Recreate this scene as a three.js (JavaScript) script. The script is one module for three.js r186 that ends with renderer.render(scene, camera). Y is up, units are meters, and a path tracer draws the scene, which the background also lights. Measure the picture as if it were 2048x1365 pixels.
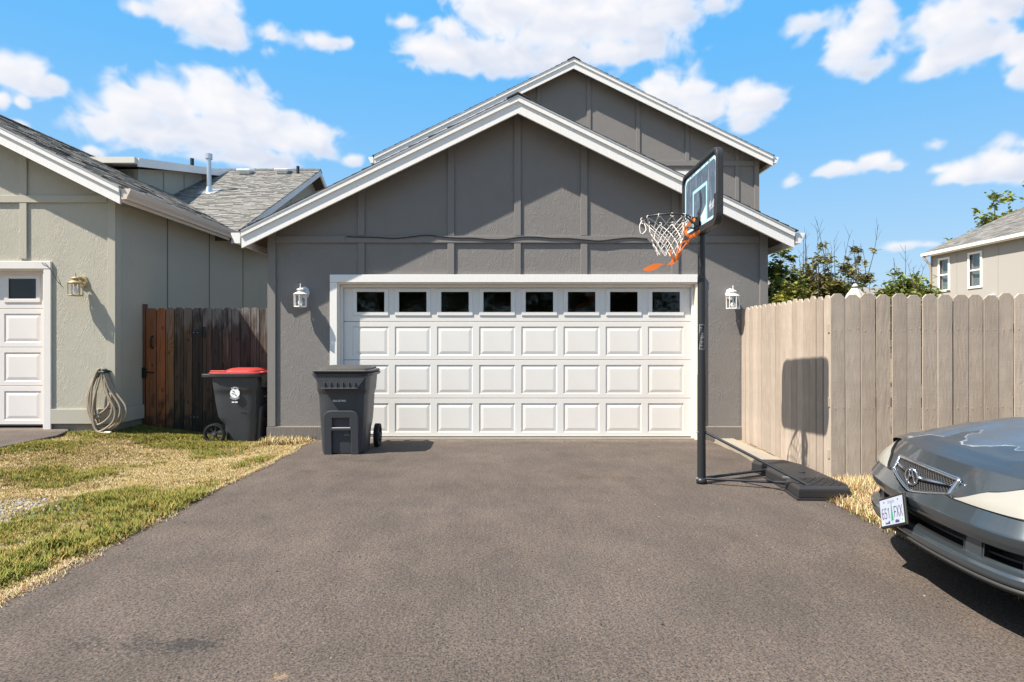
import * as THREE from 'three';
import { mergeGeometries } from 'three/addons/utils/BufferGeometryUtils.js';
import { RoundedBoxGeometry } from 'three/addons/geometries/RoundedBoxGeometry.js';

// ---------------------------------------------------------------- camera, sky, sun, exposure
const scene = new THREE.Scene();
const EYE = 1.376, F = 1200;                                  // eye height (m), focal length in photo pixels (2048 wide)
const camera = new THREE.PerspectiveCamera(2 * Math.atan(682.5 / F) * 180 / Math.PI, 2048 / 1365, 0.05, 900);
camera.position.set(0, EYE, 0);
camera.lookAt(0, EYE, -10);
const EXPOSURE = 2.3;
const renderer = new THREE.WebGLRenderer({ antialias: true });
renderer.toneMapping = THREE.LinearToneMapping;
renderer.toneMappingExposure = EXPOSURE;
renderer.shadowMap.enabled = true;
renderer.setSize(1024, 682);

const toSun = new THREE.Vector3(-0.595, 0.904, 0.28).normalize();
const sun = new THREE.DirectionalLight(new THREE.Color().setRGB(1, 0.91, 0.785), 4.6);
sun.position.copy(toSun).multiplyScalar(60);
sun.castShadow = true;
sun.shadow.mapSize.set(4096, 4096);
Object.assign(sun.shadow.camera, { left: -35, right: 35, top: 35, bottom: -35, near: 1, far: 160 });
sun.shadow.radius = 1;
scene.add(sun, sun.target);

// seeded random numbers and noise
function rng(seed) { let s = seed >>> 0; return () => { s = (s + 0x6d2b79f5) | 0; let t = Math.imul(s ^ (s >>> 15), 1 | s); t = (t + Math.imul(t ^ (t >>> 7), 61 | t)) ^ t; return ((t ^ (t >>> 14)) >>> 0) / 4294967296; }; }
const PERM = new Uint8Array(512), GX = new Float32Array(256), GY = new Float32Array(256), VAL = new Float32Array(256);
{ const r = rng(77), p = [...Array(256).keys()]; for (let i = 255; i > 0; i--) { const j = (r() * (i + 1)) | 0; [p[i], p[j]] = [p[j], p[i]]; } for (let i = 0; i < 512; i++) PERM[i] = p[i & 255]; for (let i = 0; i < 256; i++) { const a = r() * 6.2832; GX[i] = Math.cos(a); GY[i] = Math.sin(a); VAL[i] = r(); } }
const mod = (a, n) => ((a % n) + n) % n;
function gn(x, y, px = 256, py = 256) {                       // gradient noise with periods px, py; about -0.7 .. 0.7
  const xi = Math.floor(x), yi = Math.floor(y), fx = x - xi, fy = y - yi;
  const x0 = mod(xi, px) & 255, x1 = mod(xi + 1, px) & 255, y0 = mod(yi, py) & 255, y1 = mod(yi + 1, py) & 255;
  const u = fx * fx * fx * (fx * (fx * 6 - 15) + 10), v = fy * fy * fy * (fy * (fy * 6 - 15) + 10);
  const a = PERM[PERM[x0] + y0], b = PERM[PERM[x1] + y0], c = PERM[PERM[x0] + y1], d = PERM[PERM[x1] + y1];
  const n0 = GX[a] * fx + GY[a] * fy, n1 = GX[b] * (fx - 1) + GY[b] * fy, n2 = GX[c] * fx + GY[c] * (fy - 1), n3 = GX[d] * (fx - 1) + GY[d] * (fy - 1);
  return (n0 + (n1 - n0) * u) * (1 - v) + (n2 + (n3 - n2) * u) * v;
}
function fbm(x, y, oct = 4, p = 256) { let s = 0, a = 1; for (let i = 0; i < oct; i++) { s += a * gn(x, y, p, p); x *= 2; y *= 2; p *= 2; a *= 0.5; } return s; }
const hash = (x, y) => VAL[PERM[PERM[mod(x, 256)] + mod(y, 256)]];
const clamp = (x, a = 0, b = 1) => Math.min(b, Math.max(a, x));
const sstep = (a, b, x) => { const t = clamp((x - a) / (b - a)); return t * t * (3 - 2 * t); };
const lerp = (a, b, t) => a + (b - a) * t;

// the sky: air plus fair-weather cumulus, each cloud a cluster of lobes at (azimuth, elevation)
{
  const W = 4096, H = 2048, data = new Float32Array(W * H * 4), az = [], lobes = [];
  const lobe = (px, py, rx, ry, k = 1, baseY) => {            // photo pixel -> direction of a lobe
    const x = (px - 1024) / F, y = (682.5 - py) / F, a = Math.atan(x), e = Math.atan(y * Math.cos(a));
    lobes.push({ a, e, rx: 1.03 * rx / F * Math.cos(a) ** 2, ry: 1.02 * ry / F * Math.cos(a), k });
  };
  [[395, 22, 95, 62], [450, 55, 58, 46], [335, 28, 75, 26, .72], [275, 18, 34, 16, .7], [548, 74, 50, 20, .55], [540, 100, 20, 16, .5], [655, 84, 40, 18, .8], [690, 88, 22, 12, .6],
    [55, 158, 70, 40], [100, 168, 32, 26], [10, 140, 40, 36], [4, 205, 18, 26, .8], [45, 206, 17, 18, .75],
    [255, 215, 85, 48], [330, 205, 95, 50], [430, 205, 80, 60], [490, 235, 75, 65], [290, 260, 130, 52], [560, 275, 95, 45], [630, 285, 60, 36], [420, 270, 150, 50], [500, 315, 110, 30], [215, 250, 60, 45],
    [186, 306, 26, 14, .9], [40, 254, 30, 14, .85], [708, 320, 22, 14, .8],
    [1000, 25, 110, 60], [1110, 40, 150, 85], [1240, 45, 150, 75], [1345, 25, 65, 60], [900, 112, 100, 34], [1000, 120, 130, 36], [1120, 118, 110, 40], [1220, 105, 80, 36], [840, 95, 45, 25, .85], [905, 60, 40, 30, .8], [1300, 90, 60, 40], [800, 46, 42, 12, .45], [1430, 5, 40, 30, .6],
    [1325, 200, 60, 45], [1380, 200, 62, 50], [1425, 215, 38, 34], [1370, 232, 70, 32], [1505, 212, 60, 44], [1540, 205, 36, 26], [1478, 222, 34, 28], [1490, 248, 34, 22],
    [1735, 60, 66, 48], [1700, 100, 62, 52], [1755, 35, 44, 30], [1730, 140, 52, 26, .9], [1630, 45, 60, 20, .62], [1590, 60, 30, 22, .55], [1880, 55, 85, 50], [1940, 40, 80, 60], [1960, 90, 85, 42], [1860, 145, 55, 18, .85], [1890, 120, 70, 34, .9], [2045, 105, 52, 40], [2050, 150, 40, 34], [2010, 20, 60, 40],
    [1690, 340, 60, 15, .9], [1750, 325, 48, 18], [1785, 332, 40, 14, .85], [1930, 350, 60, 22], [1985, 335, 75, 36], [2060, 330, 80, 40], [1880, 340, 30, 12, .6], [1868, 290, 28, 12, .42], [1580, 366, 20, 12, .42],
    [1800, 494, 52, 10, .6], [1850, 490, 40, 9, .55], [2050, 285, 60, 20, .6],
  ].forEach((l) => lobe(...l));
  const r = rng(5);
  for (let i = 0; i < 46; i++) {                              // the same kind of clouds all round, beyond the frame
    const a0 = (r() * 2 - 1) * Math.PI, e0 = 0.1 + r() ** 1.3 * 1.1, s = (0.05 + r() * 0.1) * (0.6 + e0);
    if (Math.abs(a0) < 0.86 && e0 < 0.66) continue;
    for (let k = 0; k < 6; k++) lobes.push({ a: a0 + (r() - 0.5) * 3.2 * s / Math.cos(Math.min(e0, 1.2)), e: e0 + (r() - 0.5) * 0.9 * s, rx: s * (0.7 + r() * 0.6) / Math.cos(Math.min(e0, 1.2)), ry: s * (0.4 + r() * 0.3), k: 0.7 + 0.3 * r() });
  }
  for (let row = 0; row < H; row++) {
    const el0 = ((row + 0.5) / H - 0.5) * Math.PI, coarse = el0 > 0.68, el = coarse ? (((row & ~3) + 2) / H - 0.5) * Math.PI : el0;
    const t = clamp(el / 0.5), h = Math.pow(1 - t, 1.7), up = clamp((el - 0.5) / 1.0);
    const base = el < 0 ? [0.36, 0.36, 0.33] : [lerp(lerp(0.135, 0.63, h), 0.075, up), lerp(lerp(0.505, 0.82, h), 0.35, up), lerp(0.98, 0.82, up) - 0.03 * h];
    if (coarse && row & 3) { data.copyWithin(row * W * 4, (row - 1) * W * 4, row * W * 4); continue; }
    const rowLobes = el > -0.02 ? lobes.filter((l) => Math.abs(el - l.e) < l.ry * 1.75) : [];
    let near = [];
    for (let col = 0; col < W; col++) {
      const A = ((col + 0.5) / W - 0.5) * 2 * Math.PI;        // u -> atan2(z, x)
      let a = A + Math.PI / 2; if (a > Math.PI) a -= 2 * Math.PI;
      const i = (row * W + col) * 4, out = coarse || Math.abs(a) > 0.9;
      if (out && col & 3) { for (let c = 0; c < 4; c++) data[i + c] = data[i - 4 + c]; continue; }
      if (!(col & 31)) near = rowLobes.filter((l) => { let da = Math.abs(a + 0.0245 - l.a); if (da > Math.PI) da = 2 * Math.PI - da; return da < l.rx * 1.75 + 0.03; });
      let [cr, cg, cb] = base, m = -9, under = 0, wsum = 0;
      for (const l of near) {
        let da = a - l.a; if (da > Math.PI) da -= 2 * Math.PI; else if (da < -Math.PI) da += 2 * Math.PI;
        const dx = da / l.rx, dy = (el - l.e) / (l.ry * (el < l.e ? 0.85 : 1.1)), q = dx * dx + dy * dy;
        if (q > 2.9) continue;
        const d = (1 - Math.sqrt(q)) * l.k - (1 - l.k) * 0.15;
        m = m < -8 ? d : Math.max(m, d) + 0.18 * Math.max(0, 0.5 - Math.abs(m - d)) ** 2;
        const w = Math.max(0, 1.8 - q); under += w * (-dy * 0.6 + 0.35 * dx); wsum += w;
      }
      if (m > -0.5) {
        const ex = a * 26, ey = el * 34;
        const wx = fbm(ex * 0.5 + 40, ey * 0.5 + 9, 2) * 0.6, wy = fbm(ex * 0.5 + 11, ey * 0.5 + 70, 2) * 0.6;
        const n = fbm(ex + wx, ey + wy, out ? 4 : 6), c = m + n * 0.5 + 0.1;
        if (c > -0.06) {
          const n2 = fbm(ex * 0.6 + wx + 90, ey * 0.9 + 30, 3);
          let alpha = sstep(-0.06, 0.5, c); alpha *= 1 - 0.28 * (1 - sstep(0.1, 0.8, c));
          const shade = clamp(0.36 + 0.8 * under / Math.max(wsum, 0.2) + n2 * 0.55 - 0.25 * (1 - sstep(0.1, 0.7, c))) * sstep(0.15, 0.6, c);
          alpha *= 1 - clamp(1 - el / 0.2) * 0.25;
          cr = lerp(cr, lerp(0.98, 0.64, shade), alpha); cg = lerp(cg, lerp(0.975, 0.715, shade), alpha); cb = lerp(cb, lerp(1.0, 0.87, shade), alpha);
        }
      }
      data[i] = cr / EXPOSURE; data[i + 1] = cg / EXPOSURE; data[i + 2] = cb / EXPOSURE; data[i + 3] = 1;
    }
  }
  const sky = new THREE.DataTexture(data, W, H, THREE.RGBAFormat, THREE.FloatType);
  sky.mapping = THREE.EquirectangularReflectionMapping; sky.magFilter = THREE.LinearFilter; sky.needsUpdate = true;
  scene.background = sky; scene.environment = sky;
}

// ---------------------------------------------------------------- helpers
const V3 = (x, y, z) => new THREE.Vector3(x, y, z);
const at = (px, py, D) => V3((px - 1024) / F * D, EYE + (682.5 - py) / F * D, -D);   // photo pixel at a depth that its support gives
const rgb = (r, g, b) => new THREE.Color().setRGB(r, g, b);
const taken = {};
const numbered = (n) => { taken[n] = (taken[n] ?? -1) + 1; return taken[n] ? n + '_' + String(taken[n]).padStart(3, '0') : n; };
function std(color, roughness = 0.8, extra = {}) { return new THREE.MeshStandardMaterial({ color: Array.isArray(color) ? rgb(...color) : color, roughness, ...extra }); }
function phys(color, roughness = 0.8, extra = {}) { return new THREE.MeshPhysicalMaterial({ color: Array.isArray(color) ? rgb(...color) : color, roughness, ...extra }); }
function plain(g) { let h = g.index ? g.toNonIndexed() : g; for (const k of Object.keys(h.attributes)) if (!['position', 'normal', 'uv', 'color'].includes(k)) h.deleteAttribute(k); if (!h.attributes.uv) h.setAttribute('uv', new THREE.BufferAttribute(new Float32Array(h.attributes.position.count * 2), 2)); return h; }
const merge = (list) => mergeGeometries(list.map(plain));
function boxUV(g, ox = 0, oy = 0, swap = false) {             // texture coordinates in metres, by the way each face points
  const p = g.attributes.position, n = g.attributes.normal, uv = new Float32Array(p.count * 2);
  for (let i = 0; i < p.count; i++) {
    const ax = Math.abs(n.getX(i)), ay = Math.abs(n.getY(i)), az = Math.abs(n.getZ(i));
    let u, v;
    if (ax > ay && ax > az) [u, v] = [p.getZ(i), p.getY(i)]; else if (ay > az) [u, v] = [p.getX(i), p.getZ(i)]; else [u, v] = [p.getX(i), p.getY(i)];
    if (swap) [u, v] = [v, u];
    uv[i * 2] = u + ox; uv[i * 2 + 1] = v + oy;
  }
  g.setAttribute('uv', new THREE.BufferAttribute(uv, 2));
  return g;
}
const box = (x0, x1, y0, y1, z0, z1) => new THREE.BoxGeometry(x1 - x0, y1 - y0, z1 - z0).translate((x0 + x1) / 2, (y0 + y1) / 2, (z0 + z1) / 2);
const rbox = (x0, x1, y0, y1, z0, z1, r = 0.004, s = 1) => new RoundedBoxGeometry(x1 - x0, y1 - y0, z1 - z0, s, r).translate((x0 + x1) / 2, (y0 + y1) / 2, (z0 + z1) / 2);
const cyl = (r0, r1, h, seg = 16) => new THREE.CylinderGeometry(r1, r0, h, seg);
function rod(a, b, r, seg = 8, r2 = r) { const d = b.clone().sub(a), g = new THREE.CylinderGeometry(r2, r, d.length(), seg); return g.applyQuaternion(new THREE.Quaternion().setFromUnitVectors(V3(0, 1, 0), d.clone().normalize())).translate((a.x + b.x) / 2, (a.y + b.y) / 2, (a.z + b.z) / 2); }
const tube = (pts, r, seg = 40, rad = 6, closed = false) => new THREE.TubeGeometry(new THREE.CatmullRomCurve3(pts, closed), seg, r, rad, closed);
function poly(pts, z0, z1, holes = []) { const s = new THREE.Shape(pts.map((p) => new THREE.Vector2(p[0], p[1]))); for (const h of holes) s.holes.push(new THREE.Path(h.map((p) => new THREE.Vector2(p[0], p[1])))); return new THREE.ExtrudeGeometry(s, { depth: z1 - z0, bevelEnabled: false, steps: 1 }).translate(0, 0, z0); }
function sidePoly(pts, x0, x1, holes = []) { return poly(pts.map(([z, y]) => [-z, y]), x0, x1, holes.map((h) => h.map(([z, y]) => [-z, y]))).rotateY(Math.PI / 2); }   // outline in (z, y), thickness along x
function mesh(name, g, m, parent, label) {
  if ((m.map || m.bumpMap || m.roughnessMap) && !g.userData.uv) { boxUV(g); g.userData.uv = 1; }
  const o = new THREE.Mesh(g, m);
  o.castShadow = o.receiveShadow = true;
  o.name = parent ? name : numbered(name);
  if (label) o.userData.label = label;
  (parent ?? scene).add(o);
  return o;
}
function thing(name, label, category, pos = [0, 0, 0], turn = 0, group) { const o = new THREE.Group(); o.name = numbered(name); o.position.set(...pos); o.rotation.y = turn; o.userData = { label, category }; if (group) o.userData.group = group; scene.add(o); return o; }
function part(name, parent, pos = [0, 0, 0]) { const o = new THREE.Group(); o.name = name; o.position.set(...pos); parent.add(o); return o; }
function tag(o, label, category, group) { Object.assign(o.userData, { label, category }); if (group) o.userData.group = group; return o; }
function structure(name, g, m) { const o = mesh(name, g, m); o.userData.kind = 'structure'; return o; }
const stuff = (o) => { o.userData.kind = 'stuff'; return o; };
const keepUV = (g) => { g.userData.uv = 1; return g; };
function grid(nu, nv, f, skip) {                     // surface from a function of (0..1, 0..1)
  const p = [], uv = [], ix = [];
  for (let j = 0; j <= nv; j++) for (let i = 0; i <= nu; i++) { const q = f(i / nu, j / nv); p.push(q[0], q[1], q[2]); uv.push(i / nu, j / nv); }
  for (let j = 0; j < nv; j++) for (let i = 0; i < nu; i++) { if (skip && skip((i + 0.5) / nu, (j + 0.5) / nv)) continue; const a = j * (nu + 1) + i, b = a + 1, c = a + nu + 1, d = c + 1; ix.push(a, b, d, a, d, c); }
  const g = new THREE.BufferGeometry(); g.setAttribute('position', new THREE.Float32BufferAttribute(p, 3)); g.setAttribute('uv', new THREE.Float32BufferAttribute(uv, 2)); g.setIndex(ix); g.computeVertexNormals(); return keepUV(g);
}
const keyed = (xs, ys) => (x) => { if (x <= xs[0]) return ys[0]; for (let i = 1; i < xs.length; i++) if (x <= xs[i]) { const t = (x - xs[i - 1]) / (xs[i] - xs[i - 1]); return lerp(ys[i - 1], ys[i], t * t * (3 - 2 * t) * 0.5 + t * 0.5); } return ys[ys.length - 1]; };

// ---------------------------------------------------------------- textures
function tex(w, h, f, { srgb = false, size = 1, sizeY = size, wrap = THREE.RepeatWrapping } = {}) {
  const d = new Uint8Array(w * h * 4);
  for (let y = 0; y < h; y++) for (let x = 0; x < w; x++) { const c = f(x / w, y / h, x, y), i = (y * w + x) * 4; if (typeof c === 'number') d[i] = d[i + 1] = d[i + 2] = clamp(c) * 255; else { d[i] = clamp(c[0]) * 255; d[i + 1] = clamp(c[1]) * 255; d[i + 2] = clamp(c[2]) * 255; } d[i + 3] = 255; }
  const t = new THREE.DataTexture(d, w, h); t.wrapS = t.wrapT = wrap; t.magFilter = THREE.LinearFilter; t.minFilter = THREE.LinearMipmapLinearFilter; t.repeat.set(1 / size, 1 / sizeY);
  if (srgb) t.colorSpace = THREE.SRGBColorSpace; t.needsUpdate = true; return t;
}
function canvasTex(w, h, draw) { const c = document.createElement('canvas'); c.width = w; c.height = h; const g = c.getContext('2d'); draw(g, w, h); const t = new THREE.CanvasTexture(c); t.colorSpace = THREE.SRGBColorSpace; return t; }

// embossed panel siding: short wavy vertical strokes with swirls
const sidingBump = tex(1024, 1024, (u, v) => {
  const X = u * 8, Y = v * 8, wx = fbm(X * 0.5, Y * 0.5, 3, 4) * 0.9, wy = fbm(X + 3, Y + 7, 2, 8);
  const a = 1 - Math.abs(gn(X * 5 + wx * 5, Y * 0.75 + wy, 40, 6)) * 2.4, b = 1 - Math.abs(gn(X * 11 + wx * 8, Y * 1.5 + wy * 2 + 5, 88, 12)) * 2.2;
  return 0.4 * clamp(a) ** 2 * sstep(-0.25, 0.25, fbm(X * 0.5 + 9, Y * 0.5, 2, 4)) + 0.3 * clamp(b) ** 2 + 0.2 * (gn(X * 24, Y * 4, 192, 32) + 0.5) + 0.06 * Math.sin(v * 6.2832 * 120);
}, { size: 0.95 });
const paintMottle = (r, g, b, k) => tex(512, 512, (u, v) => { const n = fbm(u * 6, v * 6, 5, 6) * k + (hash((u * 512) | 0, (v * 512) | 0) - 0.5) * k * 0.25; return [r * (1 + n), g * (1 + n), b * (1 + n)]; }, { size: 2.3, srgb: false });
// wood grain, along v
const grainBump = tex(512, 512, (u, v) => { const w = fbm(u * 4, v * 1, 3, 4) * 0.5; return 0.5 + 0.4 * gn(u * 48 + w * 8, v * 2 + w, 48, 2) + 0.25 * gn(u * 96, v * 8, 96, 8) + 0.1 * (hash((u * 512) | 0, (v * 256) | 0) - 0.5); }, { size: 0.9 });
const sawnBump = tex(512, 512, (u, v) => { const w = fbm(u * 3, v * 3, 3, 3); return 0.5 + 0.14 * gn(u * 3, v * 150 + w * 0.6, 3, 150) + 0.34 * gn(u * 42 + w * 3, v * 2, 42, 2) + 0.12 * fbm(u * 30, v * 12, 3, 60); }, { size: 0.9 });
const streakMap = tex(512, 512, (u, v) => { const w = fbm(u * 4, v * 2, 3, 4), k = 1 + 0.16 * gn(u * 40 + w * 2, v * 2, 40, 2) + 0.1 * gn(u * 90, v * 4, 90, 4) + 0.12 * fbm(u * 5, v * 5, 4, 5); return [k * 0.86, k * 0.85, k * 0.84]; }, { size: 0.9 });
const fineBump = tex(512, 512, (u, v) => 0.5 + 0.35 * fbm(u * 24, v * 24, 4, 24), { size: 0.6 });

const M = {};
M.grayWall = std([0.186, 0.178, 0.174], 0.82, { map: paintMottle(1, 1, 1, 0.05), bumpMap: sidingBump, bumpScale: 0.0038 });
M.grayTrim = std([0.182, 0.174, 0.17], 0.8, { bumpMap: grainBump, bumpScale: 0.0015 });
M.graySkirt = std([0.15, 0.14, 0.133], 0.9, { bumpMap: grainBump, bumpScale: 0.006 });
M.sageWall = std([0.40, 0.385, 0.325], 0.82, { map: paintMottle(1, 1, 1, 0.05), bumpMap: sidingBump, bumpScale: 0.0038 });
M.sageTrim = std([0.40, 0.385, 0.325], 0.8, { bumpMap: grainBump, bumpScale: 0.0015 });
M.taupeWall = std([0.33, 0.318, 0.30], 0.85);
M.white = std([0.74, 0.735, 0.725], 0.5, { bumpMap: grainBump, bumpScale: 0.0015, roughnessMap: null });
M.whiteSmooth = std([0.74, 0.735, 0.725], 0.45);
M.creamTrim = std([0.74, 0.65, 0.55], 0.55);
M.doorWhite = std([0.70, 0.69, 0.672], 0.42, { map: paintMottle(1, 0.995, 0.985, 0.03), bumpMap: grainBump, bumpScale: 0.0006 });
M.doorLeft = std([0.68, 0.655, 0.64], 0.45, { map: paintMottle(1, 0.995, 0.985, 0.03), bumpMap: grainBump, bumpScale: 0.0006 });
M.drip = std([0.45, 0.45, 0.45], 0.4, { metalness: 0.5 });
M.pane = phys([1, 1, 1], 0.02, { transmission: 1, thickness: 0, ior: 1.5 });
M.dark = std([0.012, 0.012, 0.013], 0.8);
M.black = std([0.022, 0.023, 0.026], 0.45);
M.soffit = std([0.10, 0.088, 0.08], 0.85);
M.concrete = std([0.27, 0.245, 0.21], 0.9, { bumpMap: fineBump, bumpScale: 0.003, map: paintMottle(1, 1, 1, 0.15) });
M.galv = std([0.62, 0.64, 0.66], 0.35, { metalness: 0.85 });
M.shingleDark = std([0.045, 0.042, 0.04], 0.95);
// ---------------------------------------------------------------- ground
const DRIVE_L = -2.72, DRIVE_R = 2.76;
const driveEdge = (D) => DRIVE_L + 0.05 * gn(D * 1.1, 3.3) + 0.025 * gn(D * 5, 8.1) - (D > 7.2 ? 0.06 * (D - 7.2) : 0);
const driveEdgeR = (D) => DRIVE_R + 0.05 * gn(D * 1.3, 13.3) + 0.02 * gn(D * 6, 18.1);
function groundY(x, z) {
  const D = -z;
  let y = -0.018;
  if (x < DRIVE_L) { const s = DRIVE_L - x; y += -0.06 * Math.exp(-((s - 1.15) ** 2) / 0.5) * sstep(5, 8, D) + 0.12 * sstep(1.7, 3.1, s) + 0.012 * gn(x * 1.7, z * 1.7) * sstep(0, 0.5, s); }
  else if (x > DRIVE_R) y += 0.012 * gn(x * 2, z * 2) * sstep(0, 0.4, x - DRIVE_R) + 0.02 * sstep(0, 0.5, x - DRIVE_R);
  else y -= 0.03;
  return y;
}
// how green (1) or bleached (0) the grass is, and how bare the soil
function greenAt(x, z) {
  const D = -z, s = DRIVE_L - x;
  let g = 0.46 + 0.75 * fbm(x * 0.9 + 5, z * 0.9 + 2, 4);
  g -= 0.75 * Math.exp(-((x + 3.45 + (6.8 - D) * 0.42) ** 2) / 0.09) * sstep(4.2, 5.2, D) * sstep(8.0, 7.2, D);   // pale track
  g += 0.35 * Math.exp(-((s - 0.3) ** 2) / 0.06) * sstep(3, 6.5, 9 - D) + 0.3 * sstep(7.6, 8.4, D) * sstep(0.5, 0.9, s);
  g += 0.25 * Math.exp(-((D - 5.2) ** 2 + (x + 3.55) ** 2) / 0.3);
  return g;
}
const bareAt = (x, z) => sstep(0.05, 0.32, fbm(x * 1.6 + 31, z * 1.6 + 17, 3) + (greenAt(x, z) < 0.2 ? 0.12 : -0.02));
{
  const xs = [], zs = [];
  for (const x of [-400, -220, -120, -70, -40, -25, -16, -11]) xs.push(x);
  for (let x = -9; x <= 6; x += 0.15) xs.push(x);
  for (const x of [7, 9, 12, 16, 22, 30, 45, 70, 120, 220, 400]) xs.push(x);
  for (const z of [-420, -250, -150, -90, -60, -40, -28, -20, -15, -12]) zs.push(z);
  for (let z = -10; z <= 0; z += 0.15) zs.push(z);
  for (const z of [1.5, 4, 8, 12, 20, 35, 60, 120, 250]) zs.push(z);
  const p = [], uv = [], ix = [];
  for (const z of zs) for (const x of xs) { p.push(x, groundY(x, z), z); uv.push(x, z); }
  const n = xs.length;
  for (let j = 0; j + 1 < zs.length; j++) for (let i = 0; i + 1 < n; i++) { const a = j * n + i; ix.push(a, a + n, a + n + 1, a, a + n + 1, a + 1); }
  const g = new THREE.BufferGeometry(); g.setAttribute('position', new THREE.Float32BufferAttribute(p, 3)); g.setAttribute('uv', new THREE.Float32BufferAttribute(uv, 2)); g.setIndex(ix); g.computeVertexNormals();
  const soil = tex(2048, 2048, (u, v, px, py) => {           // soil under thatch: straw, brown earth, grey grit
    const x = u * 8 - 8, z = v * 8 - 8, n = fbm(u * 40, v * 40, 4, 40), f = hash(px, py) * 0.6 + hash(px >> 1, py >> 1) * 0.4, st = fbm(u * 180 + n * 3, v * 180, 2, 180);
    const gr = clamp(greenAt(x, z)), b = bareAt(x, z), k = 0.72 + 0.35 * f + 0.35 * st;
    const straw = [0.37 * k, 0.29 * k, 0.165 * k], earth = [0.17 * k, 0.128 * k, 0.092 * k], moss = [0.15 * k, 0.135 * k, 0.045 * k];
    const w = clamp(b * 0.75 + n * 0.3);
    const gv = sstep(0.6, 0.2, Math.hypot((x + 4.1) * 0.7, (z + 4.9))) * sstep(-0.1, 0.25, n + 0.15), grit = 0.16 + 0.26 * hash(px >> 2, py >> 2) * (0.7 + 0.5 * f);
    return [0, 1, 2].map((i) => Math.pow(lerp(lerp(lerp(straw[i], moss[i], gr * 0.65), earth[i], w), grit * [1, 0.97, 0.92][i], gv), 1 / 2.2));
  }, { srgb: true, size: 8 });
  soil.offset.set(0, 0);
  structure('ground', keepUV(g), std([1, 1, 1], 1, { map: soil, bumpMap: fineBump, bumpScale: 0.01 }));
}

// asphalt: aggregate of small stones in dark binder, dust, stains
const asphaltMap = tex(2048, 2048, (u, v, px, py) => {
  const x = u * 5.6 - 2.8, D = v * 6.4 + 2.0;
  const c1 = hash(px, py), c2 = hash(px * 3 + 11, py * 5 + 7), c3 = hash((px / 3) | 0, ((py + 40) / 3) | 0);
  const st = gn(px / 3.6, py / 3.3), s2 = gn(px / 7.5 + 31, py / 6.7 + 7), blot = fbm(u * 7, v * 8, 5, 8), blot2 = fbm(u * 22 + 4, v * 24, 4, 32);
  let k = 1.0 + 0.7 * st + 0.5 * s2 + 0.85 * (c1 - 0.5) + 0.75 * (hash((px >> 1) + 77, (py >> 1) + 13) - 0.5) + 0.3 * (c3 - 0.5);
  if (st < -0.28) k *= 0.5;
  k = Math.max(0.16, k) * (1.04 + 0.28 * blot + 0.2 * blot2 + 0.16 * gn(u * 26 + blot, v * 2.2, 64, 64));
  let c = [0.068 * k, 0.0525 * k, 0.0435 * k];
  const hue = gn(px / 7 + 90, py / 6 + 50); c[0] *= 1 + 0.14 * hue; c[2] *= 1 - 0.2 * hue;
  if (c2 > 0.9965 && st > 0) c = [0.24, 0.22, 0.2]; else if (c1 > 0.985 && c3 > 0.6) c = [0.15, 0.105, 0.075];
  const stain = (sx, sd, rx, rd, s, col) => { const q = ((x - sx) / rx) ** 2 + ((D - sd) / rd) ** 2; if (q > 3) return; const m = s * sstep(1.0, 0.1, Math.sqrt(q) + blot2 * 1.3 + st * 0.7 + s2 * 1.3); for (let i = 0; i < 3; i++) c[i] = lerp(c[i], col[i] * k, m); };
  stain(-2.1, 6.35, 0.32, 0.10, 0.9, [0.0462, 0.0323, 0.0221]); stain(-1.6, 6.9, 0.4, 0.12, 0.6, [0.0462, 0.0342, 0.0241]);
  stain(0.95, 6.05, 0.42, 0.14, 0.85, [0.0573, 0.0388, 0.0249]); stain(0.1, 6.2, 0.9, 0.18, 0.4, [0.0785, 0.0554, 0.0388]);
  stain(-1.78, 2.70, 0.26, 0.09, 0.75, [0.0333, 0.0277, 0.0249]); stain(-1.5, 2.72, 0.14, 0.05, 0.85, [0.0277, 0.0241, 0.0221]);
  stain(-0.95, 2.45, 0.06, 0.05, 0.9, [0.2033, 0.1386, 0.0832]); stain(-2.2, 4.35, 0.3, 0.16, 0.5, [0.0878, 0.0647, 0.0480]);
  stain(0.7, 4.0, 0.5, 0.3, 0.35, [0.0924, 0.0767, 0.0629]); stain(1.6, 4.8, 0.6, 0.5, 0.35, [0.1016, 0.0850, 0.0721]); stain(1.9, 3.0, 0.8, 0.5, 0.3, [0.0924, 0.0785, 0.0665]);
  stain(-0.6, 5.0, 0.7, 0.25, 0.35, [0.0536, 0.0480, 0.0444]); stain(0.4, 3.2, 0.9, 0.4, 0.3, [0.0832, 0.0703, 0.0601]);
  if (D > 8.1) { const m = sstep(8.05, 8.36, D + blot2 * 0.15) * 0.45; for (let i = 0; i < 3; i++) c[i] = lerp(c[i], [0.14, 0.11, 0.085][i] * k, m); }
  return c.map((t) => Math.pow(t, 1 / 2.2));
}, { srgb: true, size: 5.6, sizeY: 6.4, wrap: THREE.MirroredRepeatWrapping });
asphaltMap.offset.set(0.5, -2.0 / 6.4);
const asphaltBump = tex(1024, 1024, (u, v) => 0.5 + 0.5 * gn(u * 150, v * 150, 150, 150) + 0.35 * gn(u * 80 + 5, v * 80, 80, 80) + 0.2 * fbm(u * 8, v * 8, 3, 8), { size: 1.7 });
const lumpBump = asphaltBump;
M.asphalt = std([1, 1, 1], 0.93, { map: asphaltMap, bumpMap: lumpBump, bumpScale: 0.0018 });
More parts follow.
